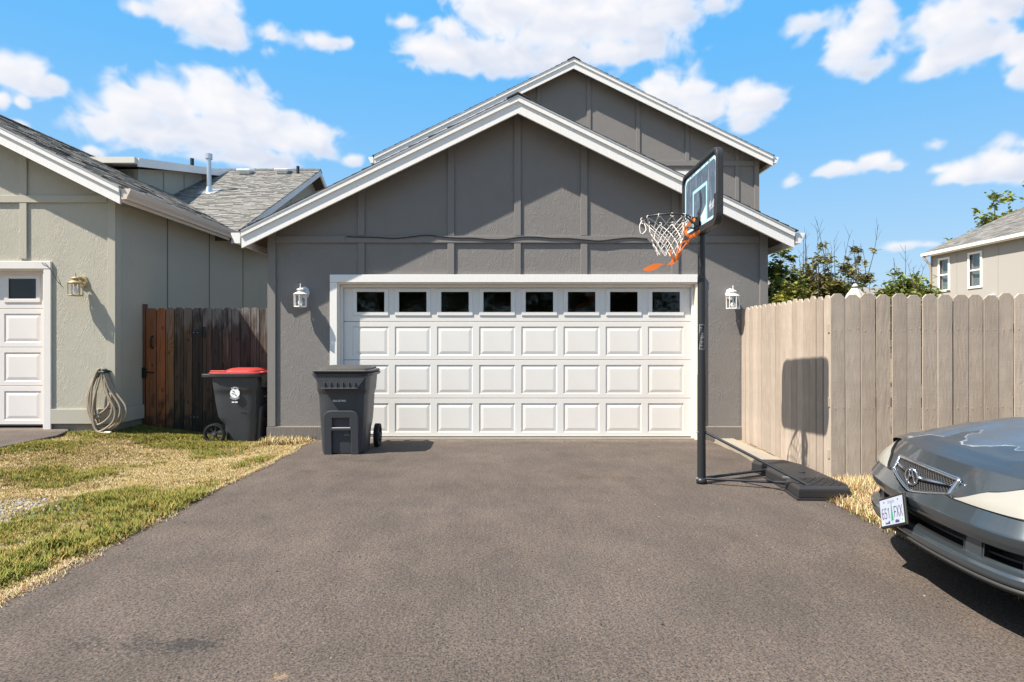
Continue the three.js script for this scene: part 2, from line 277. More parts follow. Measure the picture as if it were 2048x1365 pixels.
function slab(outline, top, bottom, uvD) {                    // horizontal slab from an outline in (x, D)
  const s = new THREE.Shape(outline.map(([x, D]) => new THREE.Vector2(x, D)));
  const g = new THREE.ExtrudeGeometry(s, { depth: top - bottom, bevelEnabled: true, bevelThickness: 0.012, bevelSize: 0.012, bevelSegments: 2, steps: 1 });
  g.rotateX(-Math.PI / 2).translate(0, bottom, 0);
  const p = g.attributes.position, uv = new Float32Array(p.count * 2);
  for (let i = 0; i < p.count; i++) { uv[i * 2] = p.getX(i); uv[i * 2 + 1] = -p.getZ(i); }
  g.setAttribute('uv', new THREE.BufferAttribute(uv, 2));
  return keepUV(g);
}
{
  const out = [];
  for (let D = -9; D <= 8.44; D += 0.12) out.push([driveEdge(D), D]);
  out.push([-2.80, 8.5], [2.80, 8.5]);
  for (let D = 8.4; D >= -9; D -= 0.12) out.push([Math.min(driveEdgeR(D), D > 6.2 ? 2.82 : 9), D]);
  structure('driveway', slab(out.reverse(), -0.012, -0.07), M.asphalt);
  const nb = [[-12.2, -9], [-12.2, 8.56], [-6.3, 8.56], [-6.22, 8.42], [-6.05, 8.1]];
  for (let D = 7.8; D >= -9; D -= 0.15) nb.push([-5.93 + 0.05 * gn(D * 1.4, 40.2) - 0.02 * (7.8 - D), D]);
  const o = structure('driveway', slab(nb.reverse(), 0.138, 0.0), M.asphalt);
  structure('street', boxUV(box(-60, 60, -0.10, -0.03, 9, 18)), M.asphalt);
  structure('path', slab([[2.83, 8.36], [3.07, 8.36], [3.07, 6.3], [2.83, 6.3]].reverse(), 0.012, -0.05), M.concrete);
}
const terrain = (x, z) => (x > driveEdge(-z) && x < driveEdgeR(-z) && -z < 8.5 ? 0 : groundY(x, z));

// ---------------------------------------------------------------- grass
function tuftGeometry(n, h, spread, seed, w = 0.0035) {
  const r = rng(seed), p = [], nn = [];
  for (let k = 0; k < n; k++) {
    const a = r() * 6.283, b = r() * 6.283, lean = (0.2 + r() * 0.9) * h * 0.8, hh = h * (0.5 + r() * 0.6), x0 = Math.cos(b) * spread * r(), z0 = Math.sin(b) * spread * r(), dx = Math.cos(a), dz = Math.sin(a), sx = -dz * w, sz = dx * w;
    const m = [x0 + dx * lean * 0.35, hh * 0.6, z0 + dz * lean * 0.35], t = [x0 + dx * lean, hh, z0 + dz * lean];
    const A = [x0 - sx, -0.02, z0 - sz], B = [x0 + sx, -0.02, z0 + sz], C = [m[0] + sx * 0.8, m[1], m[2] + sz * 0.8], Dd = [m[0] - sx * 0.8, m[1], m[2] - sz * 0.8];
    for (const [q0, q1, q2] of [[A, B, C], [A, C, Dd], [Dd, C, t]]) { const n = V3(...q1).sub(V3(...q0)).cross(V3(...q2).sub(V3(...q0))).normalize(), f = n.y < 0; if (f) n.negate(); n.lerp(V3(0, 1, 0), 0.45).normalize(); for (const q of f ? [q0, q2, q1] : [q0, q1, q2]) { p.push(...q); nn.push(n.x, n.y, n.z); } }
  }
  const g = new THREE.BufferGeometry(); g.setAttribute('position', new THREE.Float32BufferAttribute(p, 3)); g.setAttribute('normal', new THREE.Float32BufferAttribute(nn, 3)); return g;
}
const bladeMat = phys([1, 1, 1], 0.9, { specularIntensity: 0.15 });
function field(name, label, category, count, seed, pick, geo) {
  const list = [], r = rng(seed);
  for (let i = 0; i < count; i++) { const q = pick(r); if (q) list.push(q); }
  const o = new THREE.InstancedMesh(geo, bladeMat, list.length), m = new THREE.Matrix4(), e = new THREE.Euler(), qn = new THREE.Quaternion(), c = new THREE.Color();
  list.forEach((q, i) => { e.set((r() - 0.5) * 0.3, r() * 6.283, (r() - 0.5) * 0.3); qn.setFromEuler(e); m.compose(V3(q.x, q.y, q.z), qn, V3(q.s, q.s * (q.h ?? 1), q.s)); o.setMatrixAt(i, m); o.setColorAt(i, c.setRGB(...q.c)); });
  o.name = numbered(name); o.castShadow = o.receiveShadow = true; o.userData = { label, category, kind: 'stuff' }; scene.add(o);
}
const GREEN = [[0.13, 0.155, 0.03], [0.165, 0.18, 0.038], [0.2, 0.2, 0.055], [0.10, 0.13, 0.027]], STRAW = [[0.40, 0.31, 0.165], [0.46, 0.375, 0.225], [0.33, 0.225, 0.09], [0.52, 0.445, 0.30]], OLIVE = [[0.255, 0.20, 0.058], [0.285, 0.20, 0.065], [0.205, 0.172, 0.045]];
const choose = (r, a) => a[(r() * a.length) | 0];
const lawnPick = (dry) => (r) => {
  const D = 1.8 + Math.pow(r(), 0.85) * 7.3, x = -6.3 + r() * 3.65, z = -D;
  if (x > driveEdge(D) + 0.02 + 0.07 * Math.max(0, gn(D * 2.3, 61.5)) || Math.abs(x) / D > 1.5) return null;
  if (x < -5.55 && D > 8.28) return null;
  if (x < -5.9 + 0.02 * (D - 7.8) && (D < 8.0 || x < -6.2)) return null;
  if (x > -3.40 && D > 8.33) return null;
  const g = greenAt(x, z) + (r() - 0.5) * 0.6, b = bareAt(x, z);
  if (r() < b * 0.8) return null;
  const isGreen = g > 0.72;
  if (dry === isGreen) return null;
  const gv = Math.hypot((x + 4.1) * 0.7, z + 4.9) < 0.42;
  if (gv && r() < 0.85) return null;
  const edge = DRIVE_L - x < 0.45 && D < 5.4;
  const k = 0.75 + 0.5 * r();
  const c = isGreen ? (r() < 0.6 ? choose(r, GREEN) : choose(r, OLIVE)) : (r() < 0.62 ? choose(r, STRAW) : choose(r, OLIVE));
  return { x, y: groundY(x, z), z, s: (isGreen ? 0.9 : 0.7) * (0.7 + r() * 0.7) * (edge && isGreen ? 1.35 : 1), h: isGreen ? 1 : 0.7, c: c.map((t) => t * k) };
};
field('green_grass', 'green blades of grass scattered over the patchy lawn', 'grass', 215000, 3, lawnPick(false), tuftGeometry(8, 0.046, 0.032, 4, 0.0026));
field('dry_grass', 'short bleached straw grass covering the patchy lawn', 'grass', 225000, 9, lawnPick(true), tuftGeometry(8, 0.042, 0.036, 6, 0.0024));
field('dry_grass', 'long matted straw grass between the asphalt and the tan fence', 'grass', 40000, 21, (r) => {
  const D = 2.0 + r() * 3.7, x = 2.72 + r() * 2.4, z = -D, e = driveEdgeR(D);
  if (x < e - 0.02 || (x > 3.0 && D > 5.68)) return null;
  return { x, y: groundY(x, z), z, s: 0.8 + r() * 1.1, h: 0.6 + r() * 0.5 + (D > 5.3 ? 0.5 : 0), c: choose(r, r() < 0.97 ? STRAW : OLIVE).map((t) => t * (0.85 + 0.45 * r())) };
}, tuftGeometry(9, 0.05, 0.06, 16, 0.0018));
field('dry_grass', 'clump of dead straw grass against the gray skirt board', 'grass', 420, 31, (r) => { const x = -3.38 + r() * 0.62, D = 8.08 + r() * 0.25; return { x, y: -0.03, z: -D, s: 0.7 + r() * 0.8, h: 0.8 + r() * 0.5, c: choose(r, r() < 0.8 ? STRAW : OLIVE) }; }, tuftGeometry(7, 0.07, 0.05, 26, 0.003));
field('straw_litter', 'scattered dead straw lying along the edges of the asphalt driveway', 'straw', 5200, 51, (r) => { const D = 2.3 + r() * 6, left = r() < 0.72, e = left ? driveEdge(D) : driveEdgeR(D), w = Math.abs(r() + r() - 1) * (0.05 + 0.16 * Math.max(0, gn(D * 1.7, left ? 2.2 : 9.2) + 0.2)), x = left ? e + w - 0.03 : e - w + 0.03; if (!left && D > 6.2) return null; return { x, y: 0.004, z: -D, s: 0.5 + r() * 0.7, h: 0.25, c: choose(r, STRAW).map((t) => t * (0.7 + 0.4 * r())) }; }, tuftGeometry(3, 0.05, 0.03, 36, 0.0016));
{ // loose grit and wood chips on the asphalt
  const r = rng(44), g = new THREE.IcosahedronGeometry(0.006, 0), list = [];
  for (let i = 0; i < 900; i++) { const D = 2.3 + r() * 6, x = -2.6 + r() * 5.3; list.push([x, D, 0.4 + r() * r() * 1.2, r()]); }
  const o = new THREE.InstancedMesh(g, std([1, 1, 1], 0.9), list.length), m = new THREE.Matrix4(), c = new THREE.Color();
  list.forEach(([x, D, s, k], i) => { m.compose(V3(x, 0.001, -D), new THREE.Quaternion().setFromEuler(new THREE.Euler(k * 9, k * 31, k * 17)), V3(s, s * 0.6, s)); o.setMatrixAt(i, m); o.setColorAt(i, k < 0.3 ? c.setRGB(0.2, 0.13, 0.08) : k < 0.75 ? c.setRGB(0.17, 0.155, 0.14) : c.setRGB(0.03, 0.03, 0.03)); });
  o.name = 'grit'; o.castShadow = o.receiveShadow = true; o.userData = { label: 'loose pebbles and wood chips strewn over the asphalt driveway', category: 'grit', kind: 'stuff' }; scene.add(o);
  const g2 = new THREE.IcosahedronGeometry(0.016, 0), o2 = new THREE.InstancedMesh(g2, std([1, 1, 1], 0.95), 450);
  for (let i = 0; i < 450; i++) { const a = r() * 6.283, q = Math.sqrt(r()), x = -4.1 + Math.cos(a) * q * 0.62, z = -4.9 + Math.sin(a) * q * 0.42, s = 0.4 + r() * 0.9, k = 0.2 + r() * 0.22; m.compose(V3(x, groundY(x, z) + 0.004, z), new THREE.Quaternion().setFromEuler(new THREE.Euler(r() * 9, r() * 9, r() * 9)), V3(s, s * 0.7, s)); o2.setMatrixAt(i, m); o2.setColorAt(i, c.setRGB(k, k * 0.97, k * 0.92)); }
  o2.name = 'gravel'; o2.castShadow = o2.receiveShadow = true; o2.userData = { label: 'patch of grey gravel showing through the dry lawn', category: 'gravel', kind: 'stuff' }; scene.add(o2);
}
// ---------------------------------------------------------------- house building blocks
const SHINGLES = [[0.20, 0.195, 0.185], [0.27, 0.265, 0.25], [0.14, 0.137, 0.13], [0.235, 0.22, 0.195], [0.31, 0.30, 0.28], [0.105, 0.10, 0.097]];
const grit = tex(256, 256, (u, v, x, y) => 0.62 + 0.5 * (hash(x, y) - 0.5) + 0.35 * (hash(x >> 1, y >> 1) - 0.5), { size: 0.5 });
const shingleMats = SHINGLES.map((c) => std(c.map((t) => t * 1.3), 0.95, { map: grit, bumpMap: grit, bumpScale: 0.002 }));
const shingleVertex = std([1, 1, 1], 0.95, { vertexColors: true });
const tint = (g, c) => { const n = g.attributes.position.count, a = new Float32Array(n * 3); for (let i = 0; i < n; i++) a.set(c, i * 3); g.setAttribute('color', new THREE.BufferAttribute(a, 3)); return g; };
function wedge(w, l, t, flip) { const A = [0, t, 0], B = [w, t, 0], C = [w, 0.003, l], D = [0, 0.003, l], E = [0, 0, 0], G = [w, 0, 0], f = [[A, C, B], [A, D, C], [E, B, G], [E, A, B], [E, D, A], [G, B, C]], n = [[0, l, t], [0, l, t], [0, 0, -1], [0, 0, -1], [-1, 0, 0], [1, 0, 0]], p = [], q = []; f.forEach((tri, k) => { for (const v of flip ? [tri[0], tri[2], tri[1]] : tri) { p.push(...v); q.push(...V3(...n[k]).normalize().toArray()); } }); return new THREE.BufferGeometry().setAttribute('position', new THREE.Float32BufferAttribute(p, 3)).setAttribute('normal', new THREE.Float32BufferAttribute(q, 3)); }
// roof plane from a low corner, an along-eave direction and an up-slope direction; keep(p) trims; nearest() pieces become single shingles
function shingles(parent, low, along, up, length, slope, { keep = () => true, single = 0, seed = 1, tone = 1, soft = 0, expo = 0.142, lap = 0.19, wide = 1 }) {
  const r = rng(seed), normal = along.clone().cross(up).normalize(), flip = normal.y < 0; if (flip) normal.negate();
  const basis = new THREE.Matrix4().makeBasis(along, normal, up), lots = [], list = [], lefty = basis.determinant() < 0;
  for (let k = 0, d = 0; d < slope - 0.02; k++, d += expo) {
    let s = -r() * 0.3;
    while (s < length) { const w = (0.16 + r() * 0.26) * wide, a = Math.max(s, 0), b = Math.min(s + w, length); s += w; if (b - a < 0.03) continue; const mid = low.clone().addScaledVector(along, (a + b) / 2).addScaledVector(up, d + 0.07); if (!keep(mid)) continue; list.push({ a, w: b - a - 0.003, d: d - (r() < 0.3 ? 0.012 : 0), t: 0.009 + (r() < 0.45 ? 0.008 : 0) + r() * 0.003, l: Math.min(lap, slope - d), k: (r() * 6) | 0, z: mid.distanceTo(camera.position) }); }
  }
  list.sort((p, q) => p.z - q.z);
  list.forEach((q, i) => {
    const g = wedge(q.w, q.l, q.t, lefty);
    const o = low.clone().addScaledVector(along, q.a).addScaledVector(up, q.d), mtx = basis.clone().setPosition(o);
    if (i < single) { const p = g.attributes.position, uv = new Float32Array(p.count * 2); for (let n = 0; n < p.count; n++) { uv[n * 2] = p.getX(n) + q.a; uv[n * 2 + 1] = p.getZ(n) + q.d; } g.setAttribute('uv', new THREE.BufferAttribute(uv, 2)); g.applyMatrix4(mtx); mesh('shingle', keepUV(g), shingleMats[q.k], parent); } else { g.applyMatrix4(mtx); const kk = tone * (0.85 + 0.3 * r()), c = SHINGLES[q.k].map((t, n) => lerp(t, [0.205, 0.2, 0.188][n], soft) * kk); lots.push(tint(plain(g), c)); }
  });
  if (lots.length) stuff(mesh('shingles', keepUV(mergeGeometries(lots)), shingleVertex, parent));
}
const gutterProfile = (s) => [[0, 0], [s * 0.07, 0], [s * 0.075, 0.03], [s * 0.105, 0.075], [s * 0.12, 0.12], [s * 0.12, 0.14], [s * 0.105, 0.14], [s * 0.1, 0.12], [s * 0.065, 0.035], [s * 0.012, 0.012], [s * 0.012, 0.13], [0, 0.13]];
const ccw = (pts) => (THREE.ShapeUtils.isClockWise(pts.map((p) => new THREE.Vector2(...p))) ? pts.slice().reverse() : pts);
// gable roof whose ridge runs away from the camera; yb = underside of the rake boards at the eaves
function gableRoof(parent, { xc, half, yb, m, zf, zb, mats, single = 0, shingleRight = true, shingleLeft = true, keepR, keepL, zbR = zb, tone = 1, gutter = M.whiteSmooth, seed = 2, zbG = zb }) {
  const { rake, strip } = mats, H = 0.255, roof = part('roof', parent);
  for (const s of [-1, 1]) {
    const x0 = xc, y0 = yb + half * m, x1 = xc + s * half, y1 = yb;
    const band = (lo, hi, za, zc) => poly(ccw([[x0, y0 + lo], [x1, y1 + lo], [x1, y1 + hi], [x0, y0 + hi]]), za, zc);
    const zz = s > 0 ? zbR : zb;
    mesh('rake_board', band(0, 0.155, zf - 0.035, zf), rake, parent);
    mesh('rake_trim', band(0.152, 0.218, zf - 0.034, zf + 0.022), strip, parent);
    mesh('drip_edge', band(0.216, 0.238, zf - 0.033, zf + 0.028), M.drip, parent);
    mesh('deck', poly(ccw([[x0, y0 + 0.125], [x1, y1 + 0.125], [x1, y1 + 0.236], [x0, y0 + 0.236]]), zz, zf - 0.036), M.soffit, roof);
    mesh('fascia', box(Math.min(x1, x1 + s * 0.02), Math.max(x1, x1 + s * 0.02), y1 + 0.03, y1 + 0.2, s > 0 ? zbG : zb, zf - 0.04), rake, parent);
    const up = V3(-s, m, 0).normalize(), low = V3(x1 + s * 0.03, y1 + 0.24 - 0.03 * m, zf + 0.03), along = V3(0, 0, -1);
    if (s > 0 ? shingleRight : shingleLeft) shingles(roof, low, along, up, zf + 0.03 - zz, (half + 0.03) * Math.hypot(1, m), { keep: s > 0 ? keepR : keepL, single: s > 0 ? single : 0, seed: seed + s, tone });
    const gx = x1 + s * 0.022;
    mesh('gutter', poly(ccw(gutterProfile(s).map(([a, b]) => [gx + a, y1 + 0.065 + b])), s > 0 ? zbG : zb, zf - 0.005), gutter, parent);
    mesh('gutter_cap', poly(ccw([[gx, y1 + 0.065], [gx + s * 0.07, y1 + 0.065], [gx + s * 0.078, y1 + 0.095], [gx + s * 0.121, y1 + 0.185], [gx + s * 0.121, y1 + 0.206], [gx, y1 + 0.206]]), zf - 0.004, zf), gutter, parent);
  }
  const caps = [], y = yb + half * m + H; let k = 0;
  for (let z = zf + 0.04; z > zb; z -= 0.15, k++) caps.push(poly(ccw([[xc - 0.15, y - 0.15 * m], [xc, y], [xc + 0.15, y - 0.15 * m], [xc + 0.15, y - 0.15 * m + 0.014], [xc, y + 0.016], [xc - 0.15, y - 0.15 * m + 0.014]]), z - 0.2, z).rotateX(0).translate(0, 0, 0));
  stuff(mesh('ridge_caps', merge(caps.map((g, i) => g.translate(0, (i % 2) * 0.004, 0))), M.shingleDark, roof));
  return roof;
}
function windowUnit(parent, x0, x1, y0, y1, z, frameMat = M.whiteSmooth) {   // faces +z
  const w = part('window', parent), t = 0.08;
  mesh('frame', poly([[x0, y0], [x1, y0], [x1, y1], [x0, y1]], z, z + 0.035, [[[x0 + t, y0 + t], [x0 + t, y1 - t], [x1 - t, y1 - t], [x1 - t, y0 + t]]]), frameMat, w);
  mesh('sash_rail', box(x0 + t, x1 - t, (y0 + y1) / 2 - 0.02, (y0 + y1) / 2 + 0.02, z + 0.004, z + 0.028), frameMat, w);
  mesh('pane', box(x0 + t, x1 - t, y0 + t, y1 - t, z + 0.006, z + 0.010), M.pane, w);
  return w;
}
// sectional garage door, faces +z at z; columns of raised panels, windows in the top row
function garageDoor(parent, x0, y0, z, cols, pitch, mat, { rows = 4, sec = 0.546, edge, pw = 0.50, colFrom = 0 }) {
  const door = part('garage_door', parent), W = edge * 2 + (cols - 1) * pitch + pw;
  const pane = phys([0.9, 0.92, 0.93], 0.03, { transmission: 1, thickness: 0 });
  const ph = 0.405, b = 0.07, hw = pw / 2, hh = ph / 2, gl = 0.045;
  // raised panel: gutter round a field, moulded edges
  const ring = [[hw, hh, 0], [hw - 0.01, hh - 0.01, -0.0075], [hw - 0.018, hh - 0.018, -0.0075], [hw - 0.058, hh - 0.058, -0.001], [hw - 0.062, hh - 0.062, -0.001]];
  const tri = [];
  for (let k = 0; k + 1 < ring.length; k++) { const A = ring[k], B = ring[k + 1], c = (q, sx, sy) => [q[0] * sx, q[1] * sy, q[2]]; const sg = [[-1, -1], [1, -1], [1, 1], [-1, 1]]; for (let i = 0; i < 4; i++) { const [ax, ay] = sg[i], [bx, by] = sg[(i + 1) % 4]; const p = c(A, ax, ay), q = c(A, bx, by), r = c(B, bx, by), s = c(B, ax, ay); tri.push(...p, ...q, ...r, ...p, ...r, ...s); } }
  { const q = ring[ring.length - 1], [a, d, e] = q; tri.push(-a, -d, e, a, -d, e, a, d, e, -a, -d, e, a, d, e, -a, d, e); }
  const panelGeo = new THREE.BufferGeometry().setAttribute('position', new THREE.Float32BufferAttribute(tri, 3)); panelGeo.computeVertexNormals(); boxUV(panelGeo); keepUV(panelGeo);
  const wh = 0.385, frameGeo = (() => { const o = [[-hw, -wh / 2], [hw, -wh / 2], [hw, wh / 2], [-hw, wh / 2]], gx = 0.194, gy = 0.142, s = new THREE.Shape(o.map((p) => new THREE.Vector2(...p))); s.holes.push(new THREE.Path([[-gx, -gy], [-gx, gy], [gx, gy], [gx, -gy]].map((p) => new THREE.Vector2(...p)))); const g = new THREE.ExtrudeGeometry(s, { depth: 0.006, bevelEnabled: true, bevelThickness: 0.004, bevelSize: 0.004, bevelOffset: -0.004, bevelSegments: 1 }); return keepUV(boxUV(g)); })();
  const glassGeo = new THREE.PlaneGeometry(0.39, 0.286);
  for (let r = 0; r < rows; r++) {
    const ya = y0 + r * sec, top = r === rows - 1, ch = top ? wh - 0.05 : ph, cy = ya + sec * 0.5 + (top ? 0.005 : -0.005), hx = top ? 0.21 : hw;
    const holes = [];
    for (let c = colFrom; c < cols; c++) { const cx = x0 + edge + hw + c * pitch, h2 = top ? 0.157 : hh; holes.push([[cx - hx, cy - h2], [cx - hx, cy + h2], [cx + hx, cy + h2], [cx + hx, cy - h2]]); }
    const s = new THREE.Shape([[x0 + colFrom * pitch, ya + 0.003], [x0 + W, ya + 0.003], [x0 + W, ya + sec - 0.003], [x0 + colFrom * pitch, ya + sec - 0.003]].map((p) => new THREE.Vector2(...p)));
    for (const h of holes) s.holes.push(new THREE.Path(h.map((p) => new THREE.Vector2(...p))));
    mesh('door_section', new THREE.ExtrudeGeometry(s, { depth: 0.02, bevelEnabled: true, bevelThickness: 0.004, bevelSize: 0.003, bevelOffset: -0.003, bevelSegments: 1 }).translate(0, 0, z - 0.024), mat, door);
    for (let c = colFrom; c < cols; c++) {
      const cx = x0 + edge + hw + c * pitch;
      if (!top) { const o = mesh('raised_panel', panelGeo, mat, door); o.position.set(cx, cy, z); }
      else { const f = mesh('window_frame', frameGeo, mat, door); f.position.set(cx, cy, z + 0.001); const g = mesh('window_pane', glassGeo, pane, door); g.position.set(cx, cy, z - 0.008); }
    }
    if (r) mesh('joint', box(x0 + colFrom * pitch, x0 + W, ya - 0.004, ya + 0.004, z - 0.03, z - 0.012), M.black, door);
  }
  mesh('bottom_seal', box(x0 + colFrom * pitch, x0 + W, y0 - 0.02, y0 + 0.004, z - 0.03, z - 0.004), M.black, door);
  return { door, W };
}

// ---------------------------------------------------------------- the gray house
{
  const h = thing('house', 'dark gray house with white double garage door facing the asphalt driveway', 'house');
  const zW = -8.36, xl = -3.387, xr = 3.546, xc = 0.0795, m = 0.4885, half = 3.72, yb = 2.628;
  const roofY = (x) => yb + 0.13 + (half - Math.abs(x - xc)) * m;
  const ox0 = -2.432, ox1 = 2.578, oy1 = 2.191;
  // front wall with the door opening
  mesh('front_wall', poly([[xl, 0.02], [ox0, 0.02], [ox0, oy1], [ox1, oy1], [ox1, 0.02], [xr, 0.02], [xr, roofY(xr)], [xc, roofY(xc)], [xl, roofY(xl)]], zW - 0.14, zW), M.grayWall, h);
  mesh('side_wall', box(xl, xl + 0.14, 0.0, roofY(xl), -14.5, zW - 0.141), M.grayWall, h);
  mesh('side_wall', box(xr - 0.14, xr, 0.0, roofY(xr), -14.5, zW - 0.141), M.grayWall, h);
  mesh('garage_floor', box(xl + 0.15, xr - 0.15, -0.1, -0.004, -14.4, zW - 0.0), M.concrete, h);
  mesh('back_wall', box(xl + 0.141, xr - 0.141, 0, 4.2, -14.49, -14.36), M.grayWall, h);
  mesh('back_wall', box(xl, -3.04, 0, 2.75, -14.64, -14.501), M.grayWall, h);
  mesh('garage_floor_sill', box(ox0 + 0.02, ox1 - 0.02, -0.003, 0.014, zW - 0.21, zW - 0.03), M.concrete, h);
  const BW = 0.047;
  for (const x of [-2.097, -0.85, 0.077, 1.003, 2.271]) {
    mesh('batten', rbox(x - BW, x + BW, 2.842, roofY(x) - 0.02, zW + 0.001, zW + 0.024, 0.004), M.grayTrim, h);
    mesh('batten', rbox(x - BW, x + BW, 2.293, 2.738, zW + 0.001, zW + 0.024, 0.004), M.grayTrim, h);
  }
  for (const [a, b] of [[xl + 0.105, -2.32], [-2.318, 1.35], [1.352, xr - 0.105]]) mesh('band_board', rbox(a, b, 2.742, 2.838, zW + 0.001, zW + 0.028, 0.004), M.grayTrim, h);
  mesh('corner_board', rbox(xl - 0.012, xl + 0.1, 0.185, 2.9, zW + 0.001, zW + 0.03, 0.004), M.grayTrim, h);
  mesh('corner_board', rbox(xr - 0.1, xr + 0.012, 0.185, 2.9, zW + 0.001, zW + 0.03, 0.004), M.grayTrim, h);
  mesh('skirt_board', rbox(xl - 0.02, -2.54, -0.03, 0.18, zW + 0.001, zW + 0.036, 0.004), M.graySkirt, h, 'weathered gray skirt board with peeling top edge');
  mesh('skirt_board', rbox(2.68, xr + 0.02, -0.03, 0.18, zW + 0.001, zW + 0.036, 0.004), M.graySkirt, h, 'weathered gray skirt board with peeling top edge');
  mesh('flashing', box(xl + 0.1, -2.54, 0.1805, 0.187, zW + 0.001, zW + 0.033), M.concrete, h);
  mesh('flashing', box(2.68, xr - 0.1, 0.1805, 0.187, zW + 0.001, zW + 0.033), M.concrete, h);
  // white door surround
  const tr = part('door_trim', h);
  mesh('head_casing', rbox(-2.532, 2.678, oy1, oy1 + 0.108, zW + 0.001, zW + 0.034, 0.004), M.white, tr);
  mesh('side_casing', rbox(-2.532, ox0 + 0.001, 0.0, oy1 - 0.001, zW + 0.001, zW + 0.03, 0.004), M.white, tr);
  mesh('side_casing', rbox(ox1 - 0.001, 2.678, 0.0, oy1 - 0.001, zW + 0.001, zW + 0.03, 0.004), M.white, tr);
  mesh('head_jamb', box(ox0, ox1, oy1 - 0.022, oy1 - 0.001, zW - 0.16, zW + 0.012), M.creamTrim, tr);
  mesh('side_jamb', box(ox0 + 0.0015, ox0 + 0.022, 0.0, oy1 - 0.023, zW - 0.16, zW + 0.010), M.creamTrim, tr);
  mesh('side_jamb', box(ox1 - 0.022, ox1 - 0.0015, 0.0, oy1 - 0.023, zW - 0.16, zW + 0.010), M.creamTrim, tr);
  mesh('door_stop', box(ox0 + 0.023, ox0 + 0.055, 0.0, oy1 - 0.06, zW - 0.092, zW - 0.066), M.white, tr);
  mesh('door_stop', box(ox1 - 0.055, ox1 - 0.023, 0.0, oy1 - 0.06, zW - 0.092, zW - 0.066), M.white, tr);
  mesh('door_stop', box(ox0 + 0.023, ox1 - 0.023, oy1 - 0.059, oy1 - 0.024, zW - 0.092, zW - 0.066), M.white, tr);
  garageDoor(h, -2.382, 0.026, zW - 0.105, 8, 0.5955, M.doorWhite, { edge: 0.135, pw: 0.503, sec: 0.5416 });
  mesh('rail_box', box(ox0 + 0.03, ox1 - 0.03, oy1 - 0.02, oy1 + 0.25, zW - 0.32, zW - 0.2), M.soffit, h);
  gableRoof(h, { xc, half, yb, m, zf: -8.07, zb: -14.5, mats: { rake: M.white, strip: M.white }, seed: 12, tone: 0.24 });
  // loose black cable along the band
  const cab = []; for (let x = -2.3; x <= 1.9; x += 0.22) cab.push(V3(x, 2.805 + 0.018 * Math.sin(x * 4.3) + 0.01 * Math.sin(x * 9) - 0.01 * x, zW + 0.036));
  mesh('cable', tube(cab, 0.007, 120, 5), M.black, h);
  // two-storey body behind
  const zU = -14.5, ul = -3.04, ur = 5.957, uc = 1.4605, uh = 4.726, uy = 5.535, zB = -23.5;
  const upY = (x) => uy + 0.13 + (uh - Math.abs(x - uc)) * m;
  mesh('upper_wall', poly([[ul, 0], [ur, 0], [ur, upY(ur)], [uc, upY(uc)], [ul, upY(ul)]], zU - 0.14, zU), M.grayWall, h);
  mesh('side_wall', box(ur - 0.14, ur, 0, upY(ur), zB, zU - 0.141), M.grayWall, h);
  mesh('side_wall', box(ul, ul + 0.14, 0, upY(ul), zB, zU - 0.141), M.grayWall, h);
  mesh('back_wall', poly([[ul, 0], [ur, 0], [ur, upY(ur)], [uc, upY(uc)], [ul, upY(ul)]], zB - 0.14, zB - 0.001), M.grayWall, h);
  for (const x of [-0.55, 0.646, 1.856, 3.045, 4.235, 5.44]) mesh('batten', rbox(x - BW, x + BW, 5.735, upY(x) - 0.02, zU + 0.001, zU + 0.024, 0.004), M.grayTrim, h);
  for (const x of [3.045, 5.44]) mesh('batten', rbox(x - BW, x + BW, 3.2, 5.605, zU + 0.001, zU + 0.024, 0.004), M.grayTrim, h);
  mesh('band_board', rbox(-2.9, ur - 0.11, 5.607, 5.733, zU + 0.001, zU + 0.03, 0.004), M.grayTrim, h);
  mesh('corner_board', rbox(ur - 0.105, ur + 0.012, 0.2, 5.8, zU + 0.001, zU + 0.03, 0.004), M.grayTrim, h);
  windowUnit(h, 3.80, 4.85, 3.9, 5.47, zU + 0.001);
  gableRoof(h, { xc: uc, half: uh, yb: uy, m, zf: -14.22, zb: -23.8, mats: { rake: M.white, strip: M.white }, seed: 22, tone: 0.24 });
}

